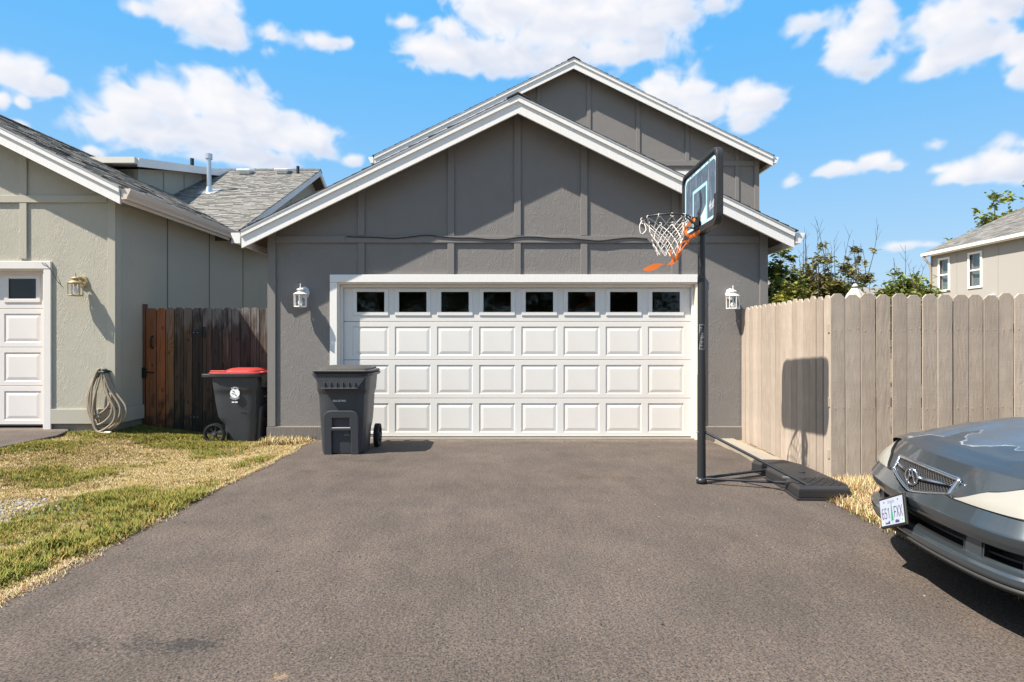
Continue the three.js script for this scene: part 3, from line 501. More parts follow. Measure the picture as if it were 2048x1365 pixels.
// ---------------------------------------------------------------- the sage neighbour on the left
{
  const h = thing('house', 'sage green house with tan fascia and gray shingle roof beside the lawn', 'house');
  const zW = -8.36, xr = -5.53, xl = -12.67, xc = -9.1, half = 3.82, yb = 3.222, m = 0.5;
  const roofY = (x) => yb + 0.13 + (half - Math.abs(x - xc)) * m;
  const ox1 = -6.51, ox0 = -11.52, oy1 = 2.38, y0 = 0.235;
  mesh('front_wall', poly([[xl, y0], [ox0, y0], [ox0, oy1], [ox1, oy1], [ox1, y0], [xr, y0], [xr, roofY(xr)], [xc, roofY(xc)], [xl, roofY(xl)]], zW - 0.14, zW), M.sageWall, h);
  mesh('foundation', box(xl + 0.02, ox0, -0.1, y0 - 0.002, zW - 0.14, zW - 0.02), M.concrete, h);
  mesh('foundation', box(ox1, xr - 0.02, -0.1, y0 - 0.002, zW - 0.14, zW - 0.02), M.concrete, h);
  mesh('foundation', box(xr - 0.14, xr - 0.02, -0.1, y0 - 0.002, -20.8, zW - 0.141), M.concrete, h);
  mesh('garage_floor', box(xl + 0.15, xr - 0.15, 0.02, 0.137, -11.4, zW - 0.15), M.concrete, h);
  // main body: ridge along x
  const zr = -16.3, yr = 6.03, ms = 0.52, bt = (z) => yr - 0.13 - ms * Math.abs(z - zr);
  const ze = -11.6, zk = 2 * zr - ze;
  mesh('side_wall', sidePoly([[zW - 0.141, y0], [zW - 0.141, roofY(xr) - 0.02], [ze, roofY(xr) - 0.02], [ze, bt(ze)], [zr, bt(zr)], [zk, bt(zk)], [zk, y0]], xr - 0.14, xr), M.sageWall, h);
  mesh('back_wall', box(-16, xr - 0.141, 0, bt(zk), zk - 0.14, zk), M.sageWall, h);
  mesh('far_wall', box(xl, xl + 0.14, 0, roofY(xl), -11.6, zW - 0.141), M.sageWall, h);
  mesh('inner_wall', box(-16, xr - 0.141, 0, bt(ze) - 0.02, ze - 0.14, ze), M.sageWall, h);
  // trim on the front
  const B = 0.05;
  for (const x of [-6.80, -8.0]) { mesh('batten', rbox(x - B, x + B, 3.405, roofY(x) - 0.02, zW + 0.001, zW + 0.024, 0.004), M.sageTrim, h); mesh('batten', rbox(x - B, x + B, 2.52, 3.30, zW + 0.001, zW + 0.024, 0.004), M.sageTrim, h); }
  mesh('band_board', rbox(-12.5, xr - 0.10, 3.302, 3.402, zW + 0.001, zW + 0.028, 0.004), M.sageTrim, h);
  mesh('corner_board', rbox(xr - 0.098, xr + 0.012, 0.44, 3.44, zW + 0.001, zW + 0.022, 0.004), M.sageTrim, h);
  mesh('corner_board', rbox(xr + 0.001, xr + 0.014, 0.44, 3.38, zW - 0.1, zW + 0.0, 0.003), M.sageTrim, h);
  mesh('skirt_board', rbox(-6.41, xr + 0.03, y0 - 0.01, 0.43, zW + 0.001, zW + 0.03, 0.004), M.sageTrim, h);
  mesh('skirt_board', rbox(xr + 0.001, xr + 0.03, y0 - 0.01, 0.43, -8.97, zW + 0.0, 0.004), M.sageTrim, h);
  for (const D of [9.62, 10.95, 12.32, 13.7, 15.0]) mesh('groove_strip', box(xr + 0.0005, xr + 0.006, y0, D < 11.7 ? roofY(xr) - 0.1 : bt(-D) - 0.02, -D - 0.012, -D + 0.012), std([0.14, 0.135, 0.115], 0.9), h);
  const tr = part('door_trim', h);
  mesh('head_casing', rbox(ox0 - 0.1, ox1 + 0.1, oy1, oy1 + 0.105, zW + 0.001, zW + 0.034, 0.004), M.doorLeft, tr);
  mesh('side_casing', rbox(ox1 - 0.001, ox1 + 0.1, 0.13, oy1 - 0.001, zW + 0.001, zW + 0.03, 0.004), M.doorLeft, tr);
  mesh('side_casing', rbox(ox0 - 0.1, ox0 + 0.001, 0.13, oy1 - 0.001, zW + 0.001, zW + 0.03, 0.004), M.doorLeft, tr);
  mesh('head_jamb', box(ox0, ox1, oy1 - 0.022, oy1 - 0.001, zW - 0.16, zW + 0.012), M.creamTrim, tr);
  mesh('side_jamb', box(ox1 - 0.022, ox1 - 0.0015, 0.13, oy1 - 0.023, zW - 0.16, zW + 0.01), M.creamTrim, tr);
  mesh('side_jamb', box(ox0 + 0.0015, ox0 + 0.022, 0.13, oy1 - 0.023, zW - 0.16, zW + 0.01), M.creamTrim, tr);
  mesh('cable', tube([V3(-6.53, 2.46, zW + 0.04), V3(-6.47, 2.45, zW + 0.05), V3(-6.40, 2.36, zW + 0.04), V3(-6.33, 2.22, zW + 0.02), V3(-6.27, 2.14, zW + 0.006)], 0.004, 24, 5), M.black, h);
  garageDoor(h, -11.488, 0.196, zW - 0.10, 8, 0.5995, M.doorLeft, { edge: 0.13, pw: 0.51 });
  mesh('rail_box', box(ox0 + 0.03, ox1 - 0.03, oy1 - 0.03, oy1 + 0.3, zW - 0.3, zW - 0.145), M.soffit, h);
  // wing roof; its right slope runs back to the valley
  const valleyZ = (x) => { const y = yb + 0.255 + (half - Math.abs(x - xc)) * m; return zr + (yr - y) / ms; };
  gableRoof(h, { xc, half, yb, m, zf: -8.07, zb: -15.4, zbR: -15.6, zbG: -12.9, mats: { rake: M.white, strip: M.white }, gutter: std([0.62, 0.54, 0.48], 0.5), seed: 32, single: 300, keepR: (p) => p.z > valleyZ(p.x) - 0.08, keepL: (p) => p.z > valleyZ(p.x) - 0.1 });
  // main roof: front slope, back slope, gable-end rake on the right
  const xe = -5.2, xw = -16.3, roof = part('main_roof', h), zE = zr + (yr - 3.36) / ms;
  const slopeGeo = (s) => sidePoly(ccw([[zr, yr - 0.12], [zr, yr - 0.012], [zr + s * (zE - zr), 3.36 - 0.012], [zr + s * (zE - zr), 3.36 - 0.12]]), xw, xe - 0.03);
  mesh('deck', slopeGeo(1), M.soffit, roof); mesh('deck', slopeGeo(-1), M.soffit, roof);
  for (const s of [1, -1]) mesh('gable_rake', sidePoly(ccw([[zr, yr - 0.17], [zr, yr - 0.02], [zr + s * (zE - zr), 3.34], [zr + s * (zE - zr), 3.19]]), xe - 0.035, xe), M.white, h);
  shingles(roof, V3(xw, 3.36, zE), V3(1, 0, 0), V3(0, ms, -1).normalize(), xe + 0.02 - xw, Math.hypot(zE - zr, yr - 3.36), { seed: 41, tone: 0.86, soft: 0.7, expo: 0.1, wide: 0.5, keep: (p) => p.x > -15 && (p.x < xc - half || p.x > xc + half || p.z < valleyZ(p.x) + 0.1 || Math.abs(p.x - xc) > half), lap: 0.16 });
  { const c = []; for (let x = xe; x > -14; x -= 0.16) c.push(sidePoly(ccw([[zr + 0.14, yr - 0.13 * ms], [zr, yr + 0.012], [zr - 0.14, yr - 0.13 * ms], [zr - 0.14, yr - 0.13 * ms + 0.014], [zr, yr + 0.03], [zr + 0.14, yr - 0.13 * ms + 0.014]]), x - 0.2, x)); stuff(mesh('ridge_caps', merge(c.map((g, i) => g.translate(0, (i % 2) * 0.006, 0))), shingleMats[5], roof)); }
  // shed dormer on the front slope
  const d = part('dormer', h), xd = -7.82, zd = -12.55, roofAt = (z) => yr - ms * (z - zr), dt = (z) => 6.0 - 0.22 * (z - zr);
  mesh('cheek_wall', sidePoly(ccw([[zd, roofAt(zd) - 0.1], [zd, dt(zd) - 0.2], [zr, dt(zr) - 0.2], [zr, roofAt(zr) - 0.1]]), xd - 0.12, xd), M.sageWall, d);
  mesh('front_wall', box(-14, xd - 0.121, roofAt(zd) - 0.1, dt(zd) - 0.2, zd - 0.12, zd), M.sageWall, d);
  mesh('deck', sidePoly(ccw([[zd + 0.3, dt(zd + 0.3) - 0.16], [zd + 0.3, dt(zd + 0.3)], [zr - 0.1, dt(zr - 0.1)], [zr - 0.1, dt(zr - 0.1) - 0.16]]), -14.2, xd + 0.18), M.soffit, d);
  mesh('rake_board', sidePoly(ccw([[zd + 0.32, dt(zd + 0.32) - 0.17], [zd + 0.32, dt(zd + 0.32) + 0.005], [zr, dt(zr) + 0.005], [zr, dt(zr) - 0.17]]), xd + 0.181, xd + 0.215), M.white, d);
  mesh('gutter', box(-14.2, xd + 0.18, dt(zd + 0.32) - 0.12, dt(zd + 0.32) + 0.0, zd + 0.301, zd + 0.42), std([0.6, 0.58, 0.52], 0.5), d);
  mesh('corner_board', rbox(xd - 0.1, xd + 0.012, roofAt(zd) - 0.05, dt(zd) - 0.21, zd + 0.001, zd + 0.02, 0.003), M.sageTrim, d);
  for (const D of [13.45, 14.3, 15.15]) mesh('batten', box(xd + 0.001, xd + 0.015, roofAt(-D) - 0.02, dt(-D) - 0.21, -D - 0.02, -D + 0.02), std([0.3, 0.29, 0.25], 0.9), d);
  // vents
  const onRoof = (x, z) => V3(x, roofAt(z), z);
  const pipe = onRoof(-7.1, -14.05), fl = part('flue_pipe', h);
  mesh('pipe', rod(pipe, pipe.clone().add(V3(0, 0.82, 0)), 0.05, 16), M.galv, fl); mesh('cap', rod(pipe.clone().add(V3(0, 0.78, 0)), pipe.clone().add(V3(0, 0.9, 0)), 0.075, 16), M.galv, fl); mesh('collar', rod(pipe.clone().add(V3(0, -0.06, 0)), pipe.clone().add(V3(0, 0.12, 0)), 0.1, 16, 0.06), M.galv, fl); mesh('flashing', new THREE.BoxGeometry(0.4, 0.012, 0.42).rotateX(Math.atan(ms)).translate(pipe.x, pipe.y + 0.02, pipe.z), M.galv, fl);
  for (const [x, z] of [[-7.03, -15.85], [-6.06, -15.9]]) { const p = onRoof(x, z), v = mesh('roof_vent', merge([new RoundedBoxGeometry(0.36, 0.07, 0.34, 1, 0.02).translate(0, 0.09, 0), new THREE.BoxGeometry(0.26, 0.09, 0.24).translate(0, 0.04, 0)]), M.whiteSmooth, h); v.position.copy(p); v.rotation.x = Math.atan(ms) * 0.55; }
  const p2 = onRoof(-5.66, -15.85); mesh('vent_pipe', rod(p2.clone().add(V3(0, -0.05, 0)), p2.clone().add(V3(0, 0.2, 0)), 0.04, 10), M.black, h);
  const p3 = V3(-7.95, dt(-14.9) - 0.02, -14.9); mesh('vent_pipe', rod(p3, p3.clone().add(V3(0, 0.24, 0)), 0.045, 10), M.black, h);
}
// ---------------------------------------------------------------- tan picket fence
const tanMats = [[0.42, 0.355, 0.298], [0.375, 0.315, 0.262], [0.455, 0.388, 0.33], [0.395, 0.34, 0.288], [0.36, 0.305, 0.258]].map((c) => std(c, 0.8, { map: streakMap, bumpMap: sawnBump, bumpScale: 0.003 }));
function picketGeo(w, hgt, t, seed) {
  const r = rng(seed), e = 0.036 + r() * 0.008, s = new THREE.Shape([[-w / 2, 0], [w / 2, 0], [w / 2, hgt - e], [w / 2 - e, hgt], [-w / 2 + e, hgt], [-w / 2, hgt - e]].map((p) => new THREE.Vector2(...p)));
  const g = new THREE.ExtrudeGeometry(s, { depth: t - 0.006, bevelEnabled: true, bevelThickness: 0.003, bevelSize: 0.003, bevelOffset: -0.003, bevelSegments: 1 }).translate(0, 0, 0.003);
  return keepUV(boxUV(g, r() * 3, r() * 3));
}
function fenceRun(label, p0, dir, count, pitch, turn, seed, y0 = 0.0, hgt = 1.83) {
  const f = thing('picket_fence', label, 'fence', p0, turn), r = rng(seed);
  const geos = [0, 1, 2, 3, 4, 5].map((k) => picketGeo(pitch - 0.004 - 0.0035 * (k % 3), hgt, 0.018, seed * 10 + k));
  const nails = [];
  for (let i = 0; i < count; i++) {
    const o = mesh('picket', geos[(r() * 6) | 0], tanMats[(r() * 5) | 0], f), x = (i + 0.5) * pitch * dir;
    o.position.set(x + (r() - 0.5) * 0.003, y0 + (r() - 0.5) * 0.022, 0.001 + r() * 0.006); o.rotation.z = (r() - 0.5) * 0.011; o.rotation.y = (r() - 0.5) * 0.09;
    for (const y of [0.74, 1.49]) for (const s of [-1, 1]) if (r() < 0.85) nails.push(new THREE.CylinderGeometry(0.004, 0.004, 0.002, 6).rotateX(Math.PI / 2).translate(x + s * 0.04 + (r() - 0.5) * 0.02, y + (r() - 0.5) * 0.03, 0.0255));
  }
  for (const y of [0.28, 0.78, 1.5]) mesh('rail', rbox(Math.min(0, count * pitch * dir), Math.max(0, count * pitch * dir), y - 0.045, y + 0.045, -0.04, 0.0, 0.004), tanMats[1], f);
  for (let x = 0.1; x < count * pitch; x += 2.3) mesh('post', rbox(x * dir - 0.045, x * dir + 0.045, -0.12, 1.74, -0.132, -0.042, 0.004), tanMats[3], f);
  stuff(mesh('nail_heads', merge(nails), std([0.5, 0.43, 0.37], 0.6), f));
  return f;
}
// sunlit run beside the driveway (faces the driveway), then the run that crosses behind the car
fenceRun('tan picket fence run from the gray garage wall to the corner beside the hoop', [3.215, 0, -8.34], 1, 17, 0.1495, -Math.PI / 2 - 0.045, 3);
fenceRun('tan picket fence run with wide pickets standing behind the parked car', [3.07, 0, -5.80], 1, 42, 0.1475, 0, 5);

// ---------------------------------------------------------------- weathered cedar gate and fence
{
  const X0 = -5.53, Wd = 2.15, Ht = 1.95;
  const edges = [285.5, 291, 313, 331, 348, 366, 384, 404.5, 424, 446, 463, 481.5, 501, 518.5, 537, 556, 573].map((px) => (px - 1024) / 133.63);
  const tones0 = [[0.17, 0.062, 0.024], [0.25, 0.105, 0.04], [0.36, 0.135, 0.045], [0.26, 0.145, 0.062], [0.135, 0.082, 0.042], [0.18, 0.105, 0.055], [0.05, 0.032, 0.022], [0.12, 0.072, 0.045], [0.062, 0.042, 0.034], [0.10, 0.062, 0.046], [0.088, 0.062, 0.058], [0.07, 0.047, 0.042], [0.115, 0.09, 0.08], [0.13, 0.098, 0.08], [0.1, 0.075, 0.06], [0.1, 0.075, 0.06]];
  const tones = tones0.map((c, i) => c.map((t, k) => t * (i < 4 ? [1.0, 0.8, 0.66][k] : [0.66, 0.6, 0.56][k])));
  const cedar = tex(1024, 1024, (u, v, px, py) => {
    const x = X0 + u * Wd, y = v * Ht; let b = 0; while (b < edges.length - 2 && x > edges[b + 1]) b++;
    const lx = x - edges[b], o = b * 7.3, w = fbm(x * 3 + o, y * 0.7 + o, 3);
    const knot = Math.hypot((lx - 0.07 + 0.03 * Math.sin(b * 5)) * 1.6, mod(y + b * 0.37, 0.93) - 0.45), ring = Math.sin((lx * 260 + w * 26 + 5 / (0.09 + knot)) * 1.0);
    let k = 0.82 + 0.16 * ring * sstep(-0.3, 0.4, w + 0.1) + 0.4 * gn(x * 130 + w * 6, y * 3.2 + o) + 0.25 * gn(x * 300, y * 9);
    k *= 1 - 0.55 * sstep(0.045, 0.012, knot);
    let c = tones[b].map((t) => t * k);
    const gray = (b > 6 ? 0.75 : b > 2 ? 0.45 : 0.12) * sstep(1.45, 1.86, y + 0.5 * fbm(x * 9 + o, y * 2.5, 4)), gcol = 0.19 * (0.55 + 0.6 * k);
    c = [lerp(c[0], gcol, gray), lerp(c[1], gcol * 0.95, gray), lerp(c[2], gcol * 0.92, gray)];
    const streak = sstep(0.12, 0.5, fbm(x * 34 + o, y * 0.9 + o, 4) + (b > 3 ? 0.06 : -0.1)), mold = sstep(0.5, 0.08, y + 0.55 * fbm(x * 10, y * 5, 4)) * (b > 0 && b < 9 ? 1 : 0.6);
    const pale = b > 8 ? 0.4 * sstep(0.22, 0.55, fbm(x * 26 + 60 + o, y * 1.3 + o, 4)) : 0;
    const q = (1 - 0.72 * streak) * (1 - 0.75 * mold);
    return c.map((t, i) => Math.pow(clamp(lerp(t * q, [0.2, 0.17, 0.155][i], pale)), 1 / 2.2));
  }, { srgb: true, size: Wd, sizeY: Ht });
  const wood = std([1, 1, 1], 0.85, { map: cedar, bumpMap: grainBump, bumpScale: 0.004 });
  const z = -8.98, gate = thing('wooden_gate', 'weathered cedar gate of dog-eared boards hung beside the sage house wall', 'gate', [0, 0, 0]);
  const fence = thing('wooden_fence', 'dark weathered cedar fence boards standing behind the red-lidded bin', 'fence', [0, 0, 0]);
  const r = rng(8);
  for (let b = 1; b < edges.length - 1; b++) {
    const a = edges[b] + 0.0025, c = edges[b + 1] - 0.0025, top = 1.872 + (r() - 0.5) * 0.02, e = 0.028, bot = b > 6 ? -0.06 : -0.01;
    const s = new THREE.Shape([[a, bot], [c, bot], [c, top - e], [c - e, top], [a + e, top], [a, top - e]].map((p) => new THREE.Vector2(...p)));
    const g = new THREE.ExtrudeGeometry(s, { depth: 0.014, bevelEnabled: true, bevelThickness: 0.003, bevelSize: 0.003, bevelOffset: -0.003, bevelSegments: 1 });
    const dz = r() * 0.01; g.translate(0, 0, z - 0.02 + dz);
    boxUV(g, -X0, 0); keepUV(g);
    mesh('board', g, wood, b < 7 ? gate : fence);
  }
  const rails = (p, a, b) => { for (const y of [0.3, 1.0, 1.6]) mesh('rail', box(a, b, y - 0.045, y + 0.045, z - 0.065, z - 0.0245), wood, p); };
  rails(gate, edges[1] + 0.01, edges[7] - 0.01); rails(fence, edges[7] + 0.01, -3.40);
  mesh('post', keepUV(boxUV(rbox(edges[7] - 0.0, edges[7] + 0.09, -0.15, 1.8, z - 0.16, z - 0.067, 0.004), -X0, 0)), wood, fence);
  mesh('post', keepUV(boxUV(rbox(-5.528, edges[1] - 0.003, -0.12, 1.93, z - 0.06, z + 0.012, 0.004), -X0, 0)), wood, fence, 'reddish cedar latch post against the sage wall');
  const iron = std([0.02, 0.02, 0.022], 0.4, { metalness: 0.6 });
  for (const [Y, hx] of [[1.50, edges[7]], [0.235, edges[7]]]) {
    const hg = part('hinge', gate);
    mesh('strap', poly(ccw([[hx - 0.2, Y - 0.008], [hx - 0.03, Y - 0.055], [hx - 0.002, Y - 0.07], [hx - 0.002, Y + 0.075], [hx - 0.03, Y + 0.05], [hx - 0.2, Y + 0.018]]), z + 0.007, z + 0.012), iron, hg);
    mesh('plate', box(hx + 0.004, hx + 0.05, Y - 0.08, Y + 0.09, z + 0.007, z + 0.012), iron, hg);
    mesh('barrel', rod(V3(hx, Y - 0.08, z + 0.014), V3(hx, Y + 0.09, z + 0.014), 0.009, 8), iron, hg);
    for (const dx of [-0.17, -0.12, -0.07]) mesh('screw', new THREE.SphereGeometry(0.006, 6, 4).translate(hx + dx, Y + 0.003, z + 0.013), M.galv, hg);
  }
  const gx = (305 - 1024) / 133.63; mesh('pull_handle', tube([V3(gx, 1.27, z), V3(gx, 1.29, z + 0.035), V3(gx + 0.005, 1.36, z + 0.05), V3(gx, 1.43, z + 0.035), V3(gx, 1.45, z)], 0.013, 20, 8), iron, gate);
  const lx = (290 - 1024) / 133.63, l = part('latch', gate); mesh('case', rbox(lx - 0.03, lx + 0.025, 0.82, 0.98, z + 0.008, z + 0.04, 0.006), iron, l); mesh('bar', rod(V3(lx + 0.02, 0.91, z + 0.025), V3(lx + 0.14, 0.905, z + 0.02), 0.009), iron, l);
}

// ---------------------------------------------------------------- wheeled bins
const rr = (w, d, cz, y, n = 40, p = 5.5) => { const o = []; for (let i = 0; i < n; i++) { const a = i / n * 6.28318 + Math.PI / 4, c = Math.cos(a), s = Math.sin(a), k = Math.pow(Math.abs(c) ** p + Math.abs(s) ** p, -1 / p); o.push([c * k * w / 2, y, cz + s * k * d / 2]); } return o; };
function loft(rings, capTop = true, capBottom = true) {
  const p = [], ix = [], n = rings[0].length;
  for (const R of rings) for (const q of R) p.push(...q);
  for (let j = 0; j + 1 < rings.length; j++) for (let i = 0; i < n; i++) { const a = j * n + i, b = j * n + (i + 1) % n, c = a + n, d = b + n; ix.push(a, c, b, b, c, d); }
  const cap = (j, up) => { const c = p.length / 3, R = rings[j]; p.push(...[0, 1, 2].map((k) => R.reduce((s, q) => s + q[k], 0) / n)); for (let i = 0; i < n; i++) { const a = j * n + i, b = j * n + (i + 1) % n; up ? ix.push(c, b, a) : ix.push(c, a, b); } };
  if (capTop) cap(rings.length - 1, true); if (capBottom) cap(0, false);
  let g = new THREE.BufferGeometry(); g.setAttribute('position', new THREE.Float32BufferAttribute(p, 3)); g.setIndex(ix);
  return crease(g, 0.6);
}
function crease(g, angle) {                                    // smooth normals except over sharp edges
  g = g.index ? g.toNonIndexed() : g; const p = g.attributes.position, n = p.count, fn = [], map = new Map();
  const a = V3(), b = V3(), c = V3();
  for (let i = 0; i < n; i += 3) { a.fromBufferAttribute(p, i); b.fromBufferAttribute(p, i + 1); c.fromBufferAttribute(p, i + 2); b.sub(a); c.sub(a); fn.push(b.clone().cross(c)); }
  const key = (i) => Math.round(p.getX(i) * 2e4) + ',' + Math.round(p.getY(i) * 2e4) + ',' + Math.round(p.getZ(i) * 2e4);
  for (let i = 0; i < n; i++) { const k = key(i); if (!map.has(k)) map.set(k, []); map.get(k).push((i / 3) | 0); }
  const un = fn.map((v) => v.clone().normalize()), out = new Float32Array(n * 3), cosA = Math.cos(angle);
  for (let i = 0; i < n; i++) { const f = (i / 3) | 0, s = V3(); for (const q of map.get(key(i))) if (un[q].dot(un[f]) > cosA) s.add(fn[q]); s.normalize(); out.set([s.x, s.y, s.z], i * 3); }
  g.setAttribute('normal', new THREE.BufferAttribute(out, 3)); return g;
}
const binBody = std([0.042, 0.047, 0.056], 0.42, { bumpMap: fineBump, bumpScale: 0.0012 });
const binLidGray = std([0.055, 0.054, 0.053], 0.6, { bumpMap: fineBump, bumpScale: 0.002 }), binLidRed = std([0.34, 0.032, 0.026], 0.5, { bumpMap: fineBump, bumpScale: 0.002 });
const tyre = std([0.012, 0.012, 0.013], 0.7);
function decal(w, h, t) { return new THREE.MeshStandardMaterial({ map: t, transparent: true, roughness: 0.6 }); }
const numberTex = (s) => canvasTex(512, 128, (g, w, h) => { g.clearRect(0, 0, w, h); g.fillStyle = 'rgb(205,208,212)'; g.font = 'bold 92px sans-serif'; g.textAlign = 'center'; g.textBaseline = 'middle'; g.save(); g.translate(w / 2, h / 2); g.scale(0.86, 1); g.fillText(s, 0, 4); g.restore(); });
function makeBin(label, lid, pos, turn, number) {
  const b = thing('wheeled_bin', label, 'bin', pos, turn); b.scale.x = 1.06;
  const front = keyed([0, 0.1, 0.62, 0.74, 0.79, 0.97], [0.292, 0.30, 0.335, 0.342, 0.362, 0.372]), back = keyed([0, 0.1, 0.28, 0.36, 0.62, 0.97], [-0.15, -0.155, -0.175, -0.265, -0.31, -0.35]), wid = keyed([0, 0.06, 0.55, 0.70, 0.78, 0.97], [0.49, 0.505, 0.555, 0.565, 0.605, 0.625]);
  const rings = [0, 0.012, 0.1, 0.2, 0.28, 0.33, 0.38, 0.5, 0.62, 0.68, 0.72, 0.75, 0.78, 0.82, 0.9, 0.97].map((y) => { const f = front(y), k = back(y); return rr(wid(y) - (y === 0 ? 0.03 : 0), f - k - (y === 0 ? 0.03 : 0), (f + k) / 2, y); });
  mesh('body', loft(rings), binBody, b);
  mesh('rim', loft([rr(0.64, 0.74, 0.012, 0.945), rr(0.69, 0.79, 0.015, 0.955), rr(0.70, 0.80, 0.015, 0.985), rr(0.68, 0.78, 0.015, 0.99)]), binBody, b);
  // front grab skirt with ribs
  mesh('front_skirt', poly(ccw([[-0.295, 0.957], [0.295, 0.957], [0.2, 0.812], [-0.2, 0.812]]), 0.385, 0.408), binBody, b);
  mesh('skirt_edge', rbox(-0.203, 0.203, 0.802, 0.816, 0.368, 0.424, 0.005), binBody, b);
  for (let i = 0; i < 6; i++) mesh('rib', rbox(-0.175 + i * 0.068, -0.161 + i * 0.068, 0.818, 0.885, 0.406, 0.422, 0.004), binBody, b);
  for (const s of [-1, 1]) mesh('skirt_side', rbox(s * 0.2 - 0.01, s * 0.2 + 0.01, 0.816, 0.93, 0.33, 0.386, 0.004), binBody, b);
  // raised arch frame with the catch bar
  const tilt = 0.066, arch = part('arch_frame', b); arch.position.set(0, 0, 0.292); arch.rotation.x = tilt;
  const as = new THREE.Shape(); as.moveTo(-0.19, 0.0); as.lineTo(-0.115, 0.0); as.lineTo(-0.115, 0.30); as.lineTo(0.115, 0.30); as.lineTo(0.115, 0.0); as.lineTo(0.19, 0.0); as.lineTo(0.19, 0.44); as.quadraticCurveTo(0.19, 0.525, 0.105, 0.53); as.lineTo(-0.105, 0.53); as.quadraticCurveTo(-0.19, 0.525, -0.19, 0.44); as.lineTo(-0.19, 0);
  const hole = new THREE.Path(); hole.moveTo(-0.105, 0.32); hole.lineTo(-0.105, 0.455); hole.lineTo(0.105, 0.455); hole.lineTo(0.105, 0.32); hole.lineTo(-0.105, 0.32); as.holes.push(hole);
  mesh('frame', new THREE.ExtrudeGeometry(as, { depth: 0.026, bevelEnabled: true, bevelThickness: 0.008, bevelSize: 0.008, bevelSegments: 2, curveSegments: 8 }), binBody, arch);
  mesh('catch_bar', rod(V3(-0.115, 0.325, 0.024), V3(0.115, 0.325, 0.024), 0.011, 10), std([0.30, 0.30, 0.31], 0.35, { metalness: 0.8 }), arch);
  mesh('latch_block', rbox(0.03, 0.095, 0.225, 0.30, 0.006, 0.022, 0.004), binBody, arch);
  // lid
  const l = part('lid', b);
  mesh('lid_base', loft([rr(0.66, 0.77, 0.02, 0.992), rr(0.685, 0.80, 0.02, 1.0), rr(0.675, 0.79, 0.02, 1.018), rr(0.64, 0.75, 0.02, 1.024)]), lid, l);
  mesh('lid_dome', loft([rr(0.60, 0.50, 0.085, 1.02), rr(0.585, 0.49, 0.085, 1.04), rr(0.47, 0.36, 0.085, 1.068), rr(0.36, 0.28, 0.085, 1.074)]), lid, l);
  mesh('lid_lip', rbox(-0.30, 0.30, 1.0, 1.03, 0.37, 0.43, 0.012, 2), lid, l);
  for (const s of [-1, 1]) mesh('lid_rib', rbox(s * 0.24 - 0.035, s * 0.24 + 0.035, 1.018, 1.042, -0.34, -0.12, 0.01, 2), lid, l);
  const hd = part('handle', b);
  mesh('grip', rod(V3(-0.25, 0.972, -0.445), V3(0.25, 0.972, -0.445), 0.016, 10), binBody, hd);
  for (const s of [-0.25, 0, 0.25]) mesh('bracket', rbox(s - 0.02, s + 0.02, 0.945, 0.992, -0.455, -0.35, 0.006), binBody, hd);
  mesh('axle', rod(V3(-0.31, 0.148, -0.255), V3(0.31, 0.148, -0.255), 0.012, 8), M.galv, b);
  for (const s of [-1, 1]) {
    const w = part('wheel', b, [s * 0.305, 0.148, -0.255]);
    const treads = []; for (let i = 0; i < 40; i++) treads.push(new THREE.BoxGeometry(0.058, 0.008, 0.012).translate(0, 0.146, 0).rotateX(i / 40 * 6.2832));
    mesh('tyre', merge([new THREE.TorusGeometry(0.128, 0.02, 8, 32).rotateY(Math.PI / 2).scale(1.5, 1, 1), ...treads]), tyre, w);
    const sp = [rod(V3(-0.03, 0, 0), V3(0.03, 0, 0), 0.032, 14).rotateZ(0)]; for (let i = 0; i < 8; i++) sp.push(new THREE.BoxGeometry(0.022, 0.1, 0.016).translate(0, 0.075, 0).rotateX(i / 8 * 6.2832 + 0.2));
    mesh('spokes', merge(sp), std([0.05, 0.05, 0.054], 0.5), w);
    mesh('hub', rod(V3(-0.034, 0, 0), V3(0.034, 0, 0), 0.018, 10), std([0.09, 0.09, 0.095], 0.5), w);
  }
  const pl = mesh('number', keepUV(new THREE.PlaneGeometry(0.185, 0.046)), decal(1, 1, numberTex(number)), b, 'white stencilled number'); pl.position.set(-0.02, 0.655, 0.3435); pl.rotation.x = -0.06;
  return b;
}
makeBin('charcoal wheeled bin with a charcoal lid in front of the white garage door', binLidGray, [-2.075, 0.0, -7.585], 0.03, '065 007088');
